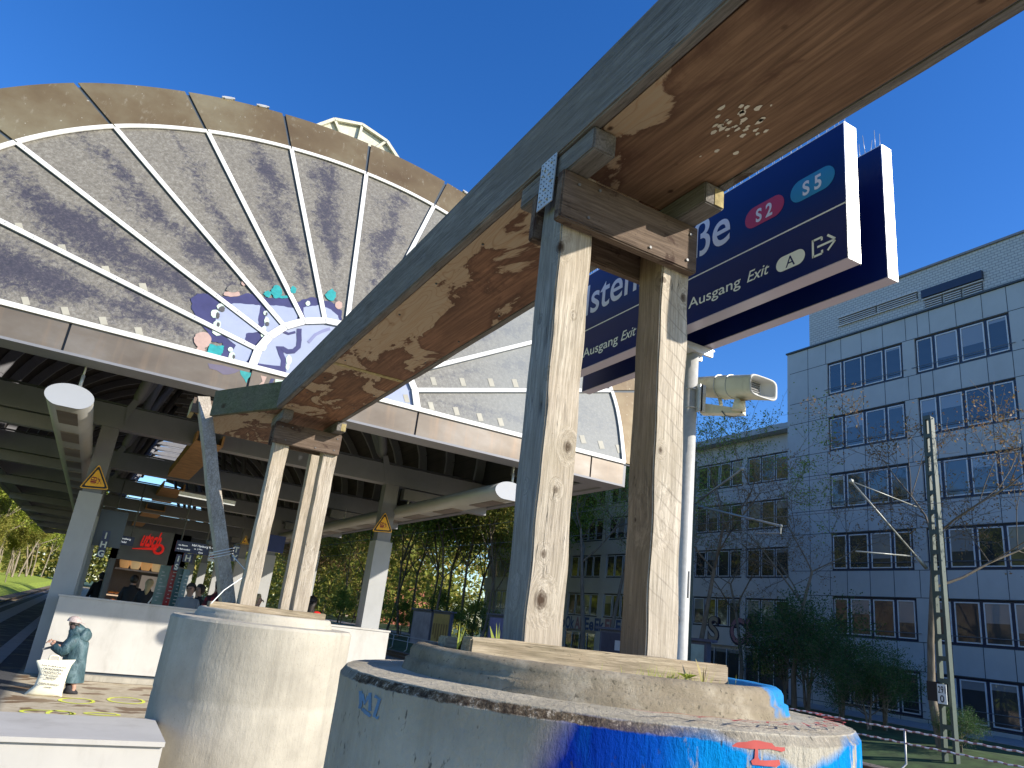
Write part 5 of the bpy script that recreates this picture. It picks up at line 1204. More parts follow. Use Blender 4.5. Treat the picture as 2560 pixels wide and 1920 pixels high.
board('notice_board', ((250, 1270), (318, 1283), (298, 1390), (238, 1345)), 21.2, paint('dark_blue_glass', (.015, .03, .07), .2), 'tall dark blue glass panel behind the left front column', 'board')
for c4, mt, lab, y in ((((398, 1412), (425, 1415), (408, 1515), (382, 1510)), (.20, .30, .27), 'pale green map panel in a grey frame beside the bakery', 20.0), (((427, 1412), (440, 1414), (425, 1518), (408, 1515)), (.35, .02, .02), 'tall red information panel beside the map', 19.8), (((442, 1420), (456, 1422), (440, 1520), (425, 1518)), (.03, .10, .11), 'dark green information panel right of the red one', 19.6), (((458, 1422), (473, 1424), (455, 1525), (440, 1522)), (.13, .22, .25), 'grey blue narrow information panel beside the seated people', 19.4)):
    t, xa, xb, z0, z1 = board('information_panel', (c4[0], c4[1], c4[2], c4[3]), y, paint('panel%.0f' % (y*10), mt, .35, var=.25, scale=6), lab, 'panel', group='upright information panels')
    bm = BM(); random.seed(int(y*10))
    for k in range(9):
        zz = z0+(z1-z0)*(.1+.09*k); box(bm, xa+.06, xa+.06+(xb-xa)*random.uniform(.15, .7), y-.004, y-.001, zz, zz+.02)
    add('printed_lines', bm, M['galv'], t)
# surveillance camera & tube lamp
p = on_y(525, 1357, 19); bm = BM(); bmesh.ops.create_uvsphere(bm, u_segments=14, v_segments=10, radius=.09, matrix=Matrix.Translation(p)); tube(bm, [p, p+Vector((0, 0, .5))], .03, 8); tube(bm, [p+Vector((0, -.07, 0)), p+Vector((0, -.11, 0))], .05, 12)
tag(add('dome_camera', bm, M['steel_dk']), 'small dark dome camera hanging above the Info SOS sign', 'camera')
a, b_ = on_y(448, 1232, 16.5), on_y(588, 1258, 16.5)
t = thing('tube_lamp', 'thin white tube lamp under the canopy behind the leaning timber', 'lamp', tuple(a)); bm = BM(); obox(bm, a, b_, .09, .07); add('lamp_body', bm, M['white'], t); bm = BM(); obox(bm, a-Vector((0, 0, .045)), b_-Vector((0, 0, .045)), .05, .02); add('lamp_tube', bm, emis('tube_light', (.9, .9, .85), .4), t)
# tan duct lengths further under the roof
for (c4, y, lab) in ((((478, 1100), (520, 1110), (500, 1205), (425, 1192)), None, 'largest tan plywood duct underside seen below the near roof beams'), (((403, 1216), (450, 1228), (432, 1262), (383, 1250)), None, 'tan duct underside with a dark knot below the third roof beam'), (((362, 1270), (412, 1280), (390, 1298), (352, 1288)), None, 'small tan duct underside far under the roof'), (((333, 1303), (366, 1306), (356, 1317), (330, 1314)), None, 'farthest and smallest tan duct underside')):
    zq = 4.22 if c4[0][0] > 470 else 4.35; P = [on_z(u, v, zq) for u, v in c4]; ya = (P[0].y+P[1].y)/2; yb = (P[2].y+P[3].y)/2; xa = (P[0].x+P[3].x)/2; xb = (P[1].x+P[2].x)/2
    if yb < ya: ya, yb = yb, ya
    bm = BM(); box(bm, xa, xb, ya, yb, zq, zq+.02); box(bm, xa, xa+.04, ya, yb, zq+.021, zq+.2); box(bm, xb-.04, xb, ya, yb, zq+.021, zq+.2)
    tag(add('wooden_duct', bm, M['ply_tan']), lab, 'wooden duct', 'wooden duct boxes')

# ------------------------------------------------------------------ office building
FX = 36.0
def Z(r): return r*FX+1.6
ob = thing('office_building', 'five-storey grey panelled office block with rows of white-framed windows, nearest at right', 'building', (FX, 20, -.4))
win_t = [Z(.4853-.0959*k) for k in range(6)]; win_h = .0512*FX
cols = []
def grp(y_hi):   # four windows, y decreasing to the right; widths measured on the facade
    o_ = []; y = y_hi
    for w_ in (.0285, .0375, .0375, .0310): o_.append((y-w_+.0025, y-.0025)); y -= w_
    return o_, y
gy = [.7840]; groups = []
while gy[-1] > .25:
    g, e = grp(gy[-1]); groups.append(([(a*FX, b2*FX) for a, b2 in g], e*FX)); gy.append(e-.0215)
Ytop, Ybot = .8625*FX, 6.0
bm = BM(); levels = [(Z(.5275), win_t[0]+.12)]
for k in range(5): levels.append((win_t[k]-win_h-.12, win_t[k+1]+.12))
levels.append((win_t[5]-win_h-.12, -.5))
for hi, lo in levels: box(bm, FX, FX+.25, Ybot, Ytop, lo, hi)
for k in range(6):
    lo, hi = win_t[k]-win_h-.12, win_t[k]+.12; edges = [Ytop]
    for g, e in groups: edges += [g[0][1]+.10, e-.06]
    edges.append(Ybot)
    for a, b2 in zip(edges[0::2], edges[1::2]):
        if a-b2 > .02: box(bm, FX, FX+.25, b2, a, lo, hi)
box(bm, FX+.30, FX+14, Ybot, Ytop-.01, -.5, Z(.525)); box(bm, FX+.0, FX+14, Ytop-.2+.201, Ytop+.2, -.5, Z(.5275))
add('facade_wall', bm, M['wall'], ob)
bm = BM(); box(bm, FX-.10, FX+14.2, Ybot, Ytop+.25, Z(.5275), Z(.5275)+.10); add('parapet_cap', bm, M['joint'], ob)
bm = BM()
for hi, lo in levels:
    for z in (hi-.01, lo+.01): box(bm, FX-.004, FX+.01, Ybot, Ytop, z-.018, z+.018)
for yy in (.8234, .7865, .7562, .7177, .6796, .6408, .6215, .6027, .563, .5257, .4925, .4585, .44, .403, .365, .33, .30):
    for hi, lo in levels: box(bm, FX-.005, FX+.01, yy*FX-.016, yy*FX+.016, lo, hi)
for k in range(6): 
    for yy in (.8234,): box(bm, FX-.005, FX+.01, yy*FX-.016, yy*FX+.016, win_t[k]-win_h-.12, win_t[k]+.12)
add('panel_joints', bm, M['joint'], ob)
def make_window(w_, h_, parent, x=0):
    bm = BM(); D = .06
    box(bm, x+.03, x+.12, -w_/2-.14, w_/2+.14, -.10, h_+.10, 1)
    for (a0, a1, c0, c1) in ((-w_/2, w_/2, 0, .055), (-w_/2, w_/2, h_-.055, h_), (-w_/2, -w_/2+.055, .056, h_-.056), (w_/2-.055, w_/2, .056, h_-.056)): box(bm, x-.02, x+.027, a0, a1, c0, c1, 0)
    me = bpy.data.meshes.new('window'); bmesh.ops.recalc_face_normals(bm, faces=bm.faces); bm.to_mesh(me); bm.free(); me.materials.append(M['wframe']); me.materials.append(M['reveal'])
    bm = BM(); box(bm, x+.005, x+.026, -w_/2+.056, w_/2-.056, .057, h_-.057); mp = bpy.data.meshes.new('pane'); bmesh.ops.recalc_face_normals(bm, faces=bm.faces); bm.to_mesh(mp); bm.free(); mp.materials.append(M['pane'])
    return me, mp
cache = {}
def put_window(y0, y1, ztop, h_, fx, parent):
    key = (round(y1-y0, 2), round(h_, 2))
    if key not in cache: cache[key] = make_window(y1-y0, h_, None)
    me, mp = cache[key]; w0 = bpy.data.objects.new('window', me); C.objects.link(w0); w0.parent = parent; w0.location = Vector((fx, (y0+y1)/2, ztop-h_))-org(parent)
    p_ = bpy.data.objects.new('pane', mp); C.objects.link(p_); p_.parent = w0
for k in range(6):
    for gi, (g, e) in enumerate(groups[:4]):
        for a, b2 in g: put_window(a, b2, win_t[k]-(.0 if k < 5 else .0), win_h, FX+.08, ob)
for k in range(6):
    for z in (win_t[k]-win_h+.27,) if k != 5 else (win_t[k]-win_h+.2, win_t[k]-win_h+.55):
        for g, e in groups[:4]: bm = BM(); tube(bm, [(FX-.05, g[0][1]+.3, z), (FX-.05, e-.25, z)], .018, 6); add('safety_rail', bm, M['steel_dk'], ob)
bm = BM(); box(bm, FX+.4, FX+13, Ybot, .8283*FX, Z(.5275)+.11, Z(.605)); add('penthouse_wall', bm, M['pent'], ob)
bm = BM(); box(bm, FX+.3, FX+13.1, Ybot, .829*FX, Z(.605), Z(.605)+.12); add('penthouse_cap', bm, M['steel'], ob)
def louvre(y0, y1, z0, z1):
    bm = BM(); box(bm, FX+.36, FX+.39, y0, y1, z0, z1, 0)
    z = z0+.08
    while z < z1-.1: box(bm, FX+.31, FX+.355, y0+.03, y1-.03, z, z+.05, 1); z += .13
    box(bm, FX+.28, FX+.35, y0-.06, y1+.06, z1, z1+.07, 1); box(bm, FX+.28, FX+.35, y0-.06, y1+.06, z0-.07, z0, 1)
    o_ = add('louvre', bm, [M['louvre'], M['wall2']], ob, recalc=True)
louvre(.6245*FX, .691*FX, Z(.557), Z(.5675)+.1); louvre(.695*FX, .766*FX, Z(.557), Z(.5675)+.1)
for a, b2 in ((.527, .554), (.557, .583), (.586, .614)): louvre(a*FX, b2*FX, Z(.5345), Z(.552))
bm = BM(); box(bm, FX+.2, FX+.39, .525*FX, .616*FX, Z(.555), Z(.568)); add('blind_box', bm, M['reveal'], ob)
# wing
WX = 41.1; k_ = WX
wg = thing('office_wing', 'lower set-back wing of the grey office block with graffiti below its windows', 'building', (WX, 50, -.4))
zt_ = [1.6+WX*r for r in (.3459, .2635, .1805, .0950)]; wh = .0458*WX
W = []; y = .8645
for j in range(3): W.append((y+.002, y+.0305)); y += .0318
groupsW = [W]; y += .0112
while y < 1.95:
    g = []
    for j in range(4): g.append((y+.002, y+.0285)); y += .0300
    groupsW.append(g); y += .022
Y0, Y1 = .865*FX-1.2, y*WX
bm = BM(); lv = [(1.6+WX*.381, zt_[0]+.12)]+[(zt_[i]-wh-.12, zt_[i+1]+.12) for i in range(3)]+[(zt_[3]-wh-.12, 1.6+WX*.016)]
for hi, lo in lv: box(bm, WX, WX+.25, Y0, Y1, lo, hi)
for i in range(4):
    pe = Y0
    for g in groupsW:
        if g[0][0]*WX-.1-pe > .05: box(bm, WX, WX+.25, pe, g[0][0]*WX-.1, zt_[i]-wh-.12, zt_[i]+.12)
        pe = g[-1][1]*WX+.1
pe = Y0
for g in groupsW: box(bm, WX, WX+.25, pe, max(pe+.1, g[0][0]*WX-.1), -.5, lv[-1][1]); pe = g[-1][1]*WX+.1
box(bm, WX+.3, WX+12, Y0, Y1, -.5, 1.6+WX*.379)
add('facade_wall', bm, M['wall2'], wg)
bm = BM(); box(bm, WX-.9, WX+.3, Y0+.0, Y1, 1.6+WX*.3815, 1.6+WX*.392); add('roof_edge', bm, M['wall'], wg)
bm = BM(); box(bm, WX+.5, WX+3, .925*WX, Y1, 1.6+WX*.385, 1.6+WX*.405); 
for j in range(60): box(bm, WX+.44, WX+.5, .93*WX+j*.6, .93*WX+j*.6+.3, 1.6+WX*.388, 1.6+WX*.402, 1)
add('roof_plant_screen', bm, [M['louvre'], M['wall2']], wg)
bm = BM(); box(bm, WX+.2, WX+8, .885*WX, .924*WX, 1.6+WX*.385, 1.6+WX*.404); add('roof_plant_wall', bm, M['white'], wg)
nw = 0
for g in groupsW:
    for i in range(4):
        for a, b2 in g:
            if nw < 96: put_window(a*WX, b2*WX, zt_[i], wh, WX+.08, wg); nw += 1
bm = BM(); bp = BM()
idx = 0
for g in groupsW:
    for i in range(4):
        for a, b2 in g:
            idx += 1
            if idx > 96:
                for (q0, q1) in ((a*WX, a*WX+.05), (b2*WX-.05, b2*WX)): box(bm, WX+.06, WX+.10, q0, q1, zt_[i]-wh, zt_[i])
                box(bm, WX+.06, WX+.10, a*WX+.051, b2*WX-.051, zt_[i]-.06, zt_[i]); box(bp, WX+.09, WX+.13, a*WX, b2*WX, zt_[i]-wh, zt_[i])
    for a, b2 in g:
        box(bp, WX+.09, WX+.13, a*WX, b2*WX, -.3, 1.6+WX*.010); box(bm, WX+.05, WX+.085, a*WX, a*WX+.06, -.3, 1.6+WX*.010)
struct(add('far_window_frames', bm, M['wframe'], wg), 'stuff'); struct(add('far_window_panes', bp, M['pane'], wg), 'stuff')
# graffiti band on the wing
gm = [paint('wing_graffiti_dark', (.03, .02, .05), .6), paint('wing_graffiti_pink', (.35, .17, .20), .6), paint('wing_graffiti_tan', (.38, .30, .22), .6), paint('wing_graffiti_blue', (.06, .10, .25), .6)]
for s_, y0, w_, mt, of in (('S', 1.048, .024, 2, 0), ('Ck', .994, .062, 1, 0)):
    sz = .058*WX; zb = 1.6+WX*.0225
    text_on('graffiti', s_, sz, (WX-.004, y0*WX+.1, zb-.05), (0, -1, 0), (0, 0, 1), gm[0], wg, bold=.12, width=w_*WX+.25, lift=0); text_on('graffiti', s_, sz, (WX-.010, y0*WX, zb), (0, -1, 0), (0, 0, 1), gm[mt], wg, bold=.035, width=w_*WX, lift=0)
random.seed(8)
for j in range(14):
    yb = 1.13*WX+j*1.6; s_ = random.choice('ORSEGBA')+random.choice('oesk'); text_on('graffiti', s_, 1.5, (WX-.006, yb, 1.6+WX*.018), (0, -1, 0), (0, 0, 1), gm[3 if j % 3 else 1], wg, bold=.05, width=1.5, lift=0)

# ------------------------------------------------------------------ ad panels, fences, masts
def ad(x, ya, yb, z0, z1, label, kind):
    t = thing('advertising_panel', label, 'advert', (x, (ya+yb)/2, z0), 'advertising panels beyond the tracks')
    bm = BM(); box(bm, x, x+.25, ya, yb, z0, z1); box(bm, x-.1, x+.35, ya-.3, yb+.3, z1+.003, z1+.12); box(bm, x+.05, x+.2, ya+.1, ya+.25, -1.3, z0); box(bm, x+.05, x+.2, yb-.25, yb-.1, -1.3, z0); add('panel_frame', bm, paint('slate_frame'+name_id(), (.10, .11, .16), .5), t)
    c0 = {'grey': (.33, .30, .33), 'gold': (.50, .33, .08), 'pale': (.42, .55, .50), 'blue': (.20, .20, .38), 'dark': (.05, .05, .09)}[kind]
    bm = BM(); box(bm, x-.012, x-.002, ya+.18, yb-.18, z0+.18, z1-.15); add('poster', bm, paint('poster'+name_id(), c0, .5, var=.3, scale=1.2), t)
    if kind == 'gold':
        bm = BM()
        for j in range(6):
            yy = ya+.5+j*(yb-ya-1)/5; box(bm, x-.016, x-.013, yy-.12, yy+.12, z0+.7+.25*abs(j-2.5), z1-.9)
        add('poster_print', bm, paint('gold_shade', (.24, .13, .03)), t)
    if kind == 'pale':
        bm = BM(); bmesh.ops.create_uvsphere(bm, u_segments=12, v_segments=8, radius=.25, matrix=Matrix.Translation((x-.02, (ya+yb)/2-.2, z0+1.0))@Matrix.Diagonal((.05, .8, 1.2, 1))); prism(bm, [(x-.02, (ya+yb)/2-.75, z0+.2), (x-.02, (ya+yb)/2+.35, z0+.2), (x-.02, (ya+yb)/2, z0+.9), (x-.02, (ya+yb)/2-.4, z0+.9)], (.004, 0, 0)); add('poster_print', bm, M['joint'], t)
        text_on('lettering', 'us', .9, (x-.014, yb-.2, z0+.3), (0, -1, 0), (0, 0, 1), gm[3], t, lift=0)
    if kind == 'dark':
        bm = BM(); box(bm, x-.016, x-.013, (ya+yb)/2-.2, (ya+yb)/2+.25, z1-1.0, z1-.5); add('poster_print', bm, M['wframe'], t)
    return t
AX = 25.0
def ay(u, v): return on_x(u, v, AX)
a, b_, c_ = ay(1035, 1522), ay(1083, 1528), ay(1128, 1535)
ad(AX, b_.y+.1, a.y, -.9, b_.z, 'grey scratched advertising panel, left one of the pair seen left of the near posts', 'grey')
ad(AX, c_.y, b_.y-.1, -.9, b_.z, 'golden advertising poster, right one of the pair seen left of the near posts', 'gold')
a, b_ = ay(1722, 1600), ay(1768, 1603); ad(AX, b_.y, a.y+2.0, -.8, a.z+.0, 'advertising panel with a dark-haired figure on pale green, right of the sign pole', 'pale')
a, b_ = ay(1512, 1573), ay(1548, 1578); ad(AX, b_.y-1.6, a.y+.4, -.8, a.z, 'dark panel with a small white notice between the two near posts', 'dark')
a, b_ = ay(1224, 1537), ay(1262, 1543); ad(AX, b_.y-.5, a.y, -.9, a.z, 'violet advertising panel partly hidden behind the left near post', 'blue')
# fence along the far track
t = thing('track_fence', 'low fence of bent posts along the far track, taped red and white at right', 'fence', (22, 20, -.95))
tape = NT('red_white_tape'); ty = tape.sep(tape.tc.outputs['Object'])[1]; tape = tape.fin(tape.mix(tape.ramp(tape.math('FRACT', tape.math('MULTIPLY', ty, 4.0)), [(.40, 0.0), (.46, 1.0)]), (.40, .20, .20), (.80, .76, .76)), .6)
for z in (1.6-22*.0675, 1.6-22*.0835):
    bm = BM(); tube(bm, [(22, 9+i*.12, z+.012*math.sin(i*1.7)) for i in range(120)], .024, 6); add('taped_rail', bm, tape, t)
    bm = BM(); tube(bm, [(22, 23.4, z), (22, 110, z)], .025, 6); add('rail', bm, M['galv'], t)
for y in [14.85]+[23.6+i*3.1 for i in range(28)]:
    bm = BM(); z = 1.6-22*.0675; tube(bm, [(22, y, z), (22, y, z-.9), (21.75, y+.1, z-1.15), (21.3, y+.15, z-1.2)], .03, 6); add('bent_post', bm, M['galv'], t)
# masts
def mast(x, y, H, label, w0=.36, w1=.20, zb=-1.0, arms=True):
    t = thing('catenary_mast', label, 'mast', (x, y, zb), 'green lattice masts of the overhead line')
    ch = BM()
    for s2 in (-1, 1):
        obox(ch, (x-.0, y+s2*w0/2, zb), (x, y+s2*w1/2, zb+H), .20, .09, up=(0, 1, 0))
    add('mast_leg', ch, M['mast'], t)
    n_ = int(H/.62) if H < 15 else 30
    for i in range(n_+1):
        bm = BM(); z = zb+H*i/n_; w_ = w0+(w1-w0)*i/n_; box(bm, x-.108, x-.096, y-w_/2-.04, y+w_/2+.04, z-.07, z+.07); box(bm, x-.0955, x+.0955, y-w_/2-.03, y+w_/2+.03, z-.02, z+.02); add('batten', bm, M['mast'], t)
    return t
MX = 23.8; my = MX*.614
mt = mast(MX, my, 11.15, 'green mast with the 291 0 plate in front of the office block at right')
bm = BM(); zp = 1.6+MX*.0085; 
t = thing('kilometre_plate', 'white plate reading 291 0 fixed to the green mast at right', 'sign', (MX-.25, my+.2, 1.0))
pa, pb = on_x(2343, 1709, MX-.25), on_x(2369, 1762, MX-.25)
bm = BM(); box(bm, MX-.27, MX-.25, pb.y, pa.y, pb.z, pa.z); add('plate', bm, M['txt'], t, bevel=.005)
hh = pa.z-pb.z; yc = (pa.y+pb.y)/2
text_on('lettering', '291', hh*.50, (MX-.275, yc, pb.z+hh*.55), (0, -1, 0), (0, 0, 1), M['txtblk'], t, centre=True, width=(pa.y-pb.y)*.82, lift=0, bold=.003); text_on('lettering', '0', hh*.50, (MX-.275, yc, pb.z+hh*.09), (0, -1, 0), (0, 0, 1), M['txtblk'], t, centre=True, lift=0, bold=.003)
bm = BM(); box(bm, MX-.24, MX-.05, pa.y+.0, pa.y+.35, pb.z+.05, pa.z+.05); add('plate_holder', bm, M['txtblk'], t)
aluc = paint('pale_tube', (.30, .31, .28), .4, .2)
t = thing('cantilever_arm', 'pale overhead-line support arm reaching left from the 291 0 mast', 'support arm', (MX, my, 6))
def X3(u, v, x): return on_x(u, v, x)
p0 = X3(2128, 1203, MX-3.6); p1 = X3(2316, 1420, MX-.1); p2 = X3(2140, 1378, MX-3.2); p3 = X3(2300, 1392, MX-.3); p4 = X3(2312, 1275, MX-.1)
bm = BM(); tube(bm, [p0, p1], .032, 8); tube(bm, [p1, p1+(p0-p1)*.14], .06, 10); add('bracket_tube', bm, aluc, t)
bm = BM(); tube(bm, [p2, p3], .025, 8); add('steady_arm', bm, aluc, t)
bm = BM(); tube(bm, [p4, p0], .02, 6); bmesh.ops.create_icosphere(bm, subdivisions=1, radius=.09, matrix=Matrix.Translation(p0)); add('stay', bm, aluc, t)
m2x = 23.8; m2y = m2x/.905
mast(m2x, m2y, 11.2, 'green mast hidden behind the sign pole, carrying the pale cantilever arms')
t = thing('cantilever_arm', 'pair of pale overhead-line arms forming a V right of the sign pole', 'support arm', (m2x, m2y, 6))
p0 = X3(1733, 1262, m2x-.1); p1 = X3(1856, 1172, m2x-1.8); p2 = X3(1952, 1315, m2x-3.2); p3 = X3(1893, 1333, m2x-3.3); p4 = X3(1725, 1128, m2x)
bm = BM(); tube(bm, [p0, p1], .045, 8); add('upper_tube', bm, aluc, t)
bm = BM(); tube(bm, [p0, p2], .04, 8); add('lower_tube', bm, aluc, t)
bm = BM(); tube(bm, [p2, p2-Vector((0, 0, .25)), p3], .028, 8); bmesh.ops.create_icosphere(bm, subdivisions=1, radius=.10, matrix=Matrix.Translation(p1)); bmesh.ops.create_icosphere(bm, subdivisions=1, radius=.07, matrix=Matrix.Translation(p2)); add('steady_arm', bm, aluc, t)
bm = BM(); tube(bm, [p4, p1], .012, 6); add('stay', bm, aluc, t)
q0 = on_x(735, 1330, 22); mast(23.8, 23.8/.2275, 24.5, 'tall green lattice mast far left of the right front column', .9, .5)
for z_, lab in ((6.4, 'thin contact wire passing in front of the office block, lower'), (7.6, 'thin carrier wire passing in front of the office block, upper')):
    bm = BM(); tube(bm, [(21.0, -10+i*8, z_+.12*abs(math.sin(i*.5))) for i in range(18)], .010, 5); tag(add('overhead_wire', bm, M['steel_dk']), lab, 'wire', 'overhead wires')

# ------------------------------------------------------------------ trees
def grow(seed, H, spread, levels, nbr, leaf_n, leaf_s, trunk_r, clear=.3, up=.5, mat='bark', leaf='leaf_green', name='tree', label='', cat='tree', twig=.9, group=None, clump=.25, lean=0, forked=1):
    rng = random.Random(seed); segs = []; tips = []
    def br(p, d, L, r, lv):
        n_ = 4 if lv < 2 else 3; pts = [p]; rr = [r]; q = p; dd = d.copy()
        for i in range(n_):
            dd = (dd+Vector((rng.gauss(0, .12), rng.gauss(0, .12), rng.gauss(.02, .06)+(.06 if lv else 0)*up))).normalized(); q = q+dd*(L/n_); pts.append(q); rr.append(r*(1-.62*(i+1)/n_)+.004)
            if lv < levels and (i >= (1 if lv else max(1, int(clear*n_)))):
                for _ in range(nbr if i < n_-1 else nbr):
                    a = rng.random()*2*PI; s2 = dd.orthogonal().normalized(); s2.rotate(Matrix.Rotation(a, 3, dd)) if False else None
                    pr = Matrix.Rotation(a, 3, dd) @ s2; nd = (dd*(.55+.3*up)+pr*spread*(rng.uniform(.6, 1.15))).normalized()
                    br(q, nd, L*rng.uniform(.45, .68), rr[-1]*.62, lv+1)
        segs.append((pts, rr, lv))
        if lv >= levels-1:
            for p_ in pts[1:]: tips.append(p_)
    for f_ in range(forked): br(Vector((0, 0, 0)), Vector((lean+(rng.gauss(0, .12) if forked > 1 else 0), rng.gauss(0, .03)+(rng.gauss(0, .12) if forked > 1 else 0), 1)).normalized(), H*.72, trunk_r, 0)
    V = []; Fc = []
    for pts, rr, lv in segs:
        n_ = 8 if lv == 0 else (5 if lv == 1 else 3); base = len(V)
        for i, p in enumerate(pts):
            d = (pts[min(i+1, len(pts)-1)]-pts[max(i-1, 0)]).normalized(); u = d.orthogonal().normalized(); v = d.cross(u)
            for k in range(n_): a = 2*PI*k/n_; V.append(tuple(p+(u*math.cos(a)+v*math.sin(a))*rr[i]))
        for i in range(len(pts)-1):
            for k in range(n_): Fc.append((base+i*n_+k, base+i*n_+(k+1) % n_, base+(i+1)*n_+(k+1) % n_, base+(i+1)*n_+k))
    t = thing(name, label, cat, (0, 0, 0), group)
    pobj('trunk', V, Fc, M[mat], t, smooth=True)
    T = np.array([tuple(p) for p in tips]); idx = RNG.integers(0, len(T), leaf_n)
    c = T[idx]+RNG.normal(0, clump, (leaf_n, 3)); a = RNG.normal(size=(leaf_n, 3)); a /= np.linalg.norm(a, axis=1)[:, None]; b2 = RNG.normal(size=(leaf_n, 3)); b2 -= a*(a*b2).sum(1)[:, None]; b2 /= np.linalg.norm(b2, axis=1)[:, None]
    s_ = (leaf_s*RNG.uniform(.5, 1.3, leaf_n))[:, None]
    Q = np.stack([c-a*s_, c-b2*s_*.5, c+a*s_, c+b2*s_*.5], 1).reshape(-1, 3)
    me = bpy.data.meshes.new('crown'); me.vertices.add(len(Q)); me.vertices.foreach_set('co', Q.ravel()); me.loops.add(len(Q)); me.loops.foreach_set('vertex_index', np.arange(len(Q)))
    me.polygons.add(leaf_n); me.polygons.foreach_set('loop_start', np.arange(0, len(Q), 4)); me.polygons.foreach_set('loop_total', np.full(leaf_n, 4)); me.update(); me.validate(); me.materials.append(M[leaf])
    cr = bpy.data.objects.new('crown', me); C.objects.link(cr); cr.parent = t
    return t
def plant(proto, used, x, y, z, sc, label, first, rot=None):
    o_ = proto if not used else copy_tree(proto)
    o_.location = (x, y, z); o_.scale = (sc, sc, sc*random.uniform(.92, 1.12)); o_.rotation_euler = (0, 0, random.random()*6.28 if rot is None else rot); o_['label'] = label; return o_
random.seed(31)
GRP = 'trees beyond the tracks on the right'
spr = [grow(s_, 13, .8, 3, 2, int(n_*4), .11, .10, .12, .55, 'bark', lf, 'slim_tree', '', 'tree', group=GRP, clump=.5) for s_, n_, lf in ((1, 9000, 'leaf_spring'), (2, 8000, 'leaf_green'), (3, 7500, 'leaf_spring'), (4, 6500, 'leaf_brown'))]
used = [0]*4
names = ['yellow green slim tree', 'mid green slim tree', 'golden leafed slim tree', 'reddish brown thinly leafed tree']
where = []
# (px of the trunk, distance X plane, kind, height scale)
spots = [(700, 30, 3, 1.15), (735, 34, 1, 1.3), (765, 36, 3, 1.2), (800, 40, 0, 1.4), (842, 30, 0, 1.0), (880, 36, 3, 1.25), (905, 28, 2, 1.15), (940, 33, 1, 1.35), (968, 29, 2, 1.25), (1000, 27, 0, 1.2), (1028, 34, 2, 1.4), (1060, 28, 0, 1.2), (1095, 26.5, 1, 1.1), (1120, 31, 0, 1.3), (1150, 28, 1, 1.15), (1180, 33, 2, 1.25), (1205, 27, 0, 1.05), (1235, 29, 2, .95), (1262, 32, 1, 1.1), (655, 38, 2, 1.2), (628, 42, 0, 1.3), (680, 46, 1, 1.4), (600, 40, 3, 1.2), (570, 45, 0, 1.3), (545, 44, 2, 1.3), (505, 60, 0, 1.4), (470, 60, 1, 1.4), (430, 70, 2, 1.5)]
desc = ['between the canopy columns', 'behind the taller ones', 'close to the track fence', 'near the advertising panels', 'far back at left', 'in the thick of the row']
for k, (u, X, kd, sc) in enumerate(spots):
    q = on_x(u, 1560, X)
    plant(spr[kd], used[kd], q.x, min(q.y, 260), -.5, sc*1.12, '%s %s, number %d from the left' % (names[kd], ('far left seen under the roof' if u < 700 else ('between the right front column and the far mast' if u < 960 else 'between the right front column and the near posts')), 0), 0); used[kd] = 1
    where.append((u, kd))
# honest labels: order from left to right among their own kind
ordn = ['first', 'second', 'third', 'fourth', 'fifth', 'sixth', 'seventh', 'eighth', 'ninth', 'tenth', 'eleventh', 'twelfth']
def relabel(objs, base, tail):
    objs = sorted(objs, key=lambda o_: o_.location.x/o_.location.y)
    for i, o_ in enumerate(objs): o_['label'] = '%s %s, %s from the left' % (base, tail, ordn[i])
allt = [o_ for o_ in C.objects if o_.name.startswith('slim_tree')]
for kd in range(4):
    md = spr[kd].children[1].data if spr[kd].children[0].name.startswith('trunk') else spr[kd].children[0].data
    relabel([o_ for o_ in allt if any(c.data == md for c in o_.children)], names[kd], 'beyond the tracks')
# background far wood: dense green wall of separate bushy trees
bushy = grow(11, 9, .9, 3, 2, 11000, .14, .2, .1, .5, 'bark', 'leaf_green', 'bushy_tree', '', 'shrub', group='dark evergreen shrubs by the far track', clump=.45)
bl_ = [(850, 30, .40), (925, 31, .45), (1005, 27.5, .35), (1110, 29, .42), (1185, 28, .40), (640, 40, .4), (740, 36, .4)]
bs = []
for i, (u, X, sc) in enumerate(bl_):
    q = on_x(u, 1560, X); bs.append(plant(bushy, i > 0, q.x, q.y, -.9, sc, '', 0))
relabel(bs, 'dark green bush under the slim trees', 'beyond the tracks')
# dark shrubs in front of the office
sh = grow(21, 6.2, .95, 3, 2, 13000, .08, .12, .05, .35, 'bark', 'leaf_dark', 'evergreen_shrub', '', 'shrub', group='dark shrubs in front of the office', clump=.30, forked=3)
S2 = []
for i, (u, v, X, sc) in enumerate(((2020, 1700, 29, .68), (2105, 1700, 28, .52), (1960, 1720, 31, .62), (2170, 1760, 26.5, .40), (2400, 1850, 25.5, .22), (2215, 1790, 27.5, .42))):
    q = on_x(u, v, X); S2.append(plant(sh, i > 0, q.x, q.y, -.75, sc, '', 0))
relabel(S2, 'dark evergreen shrub', 'in front of the office block')
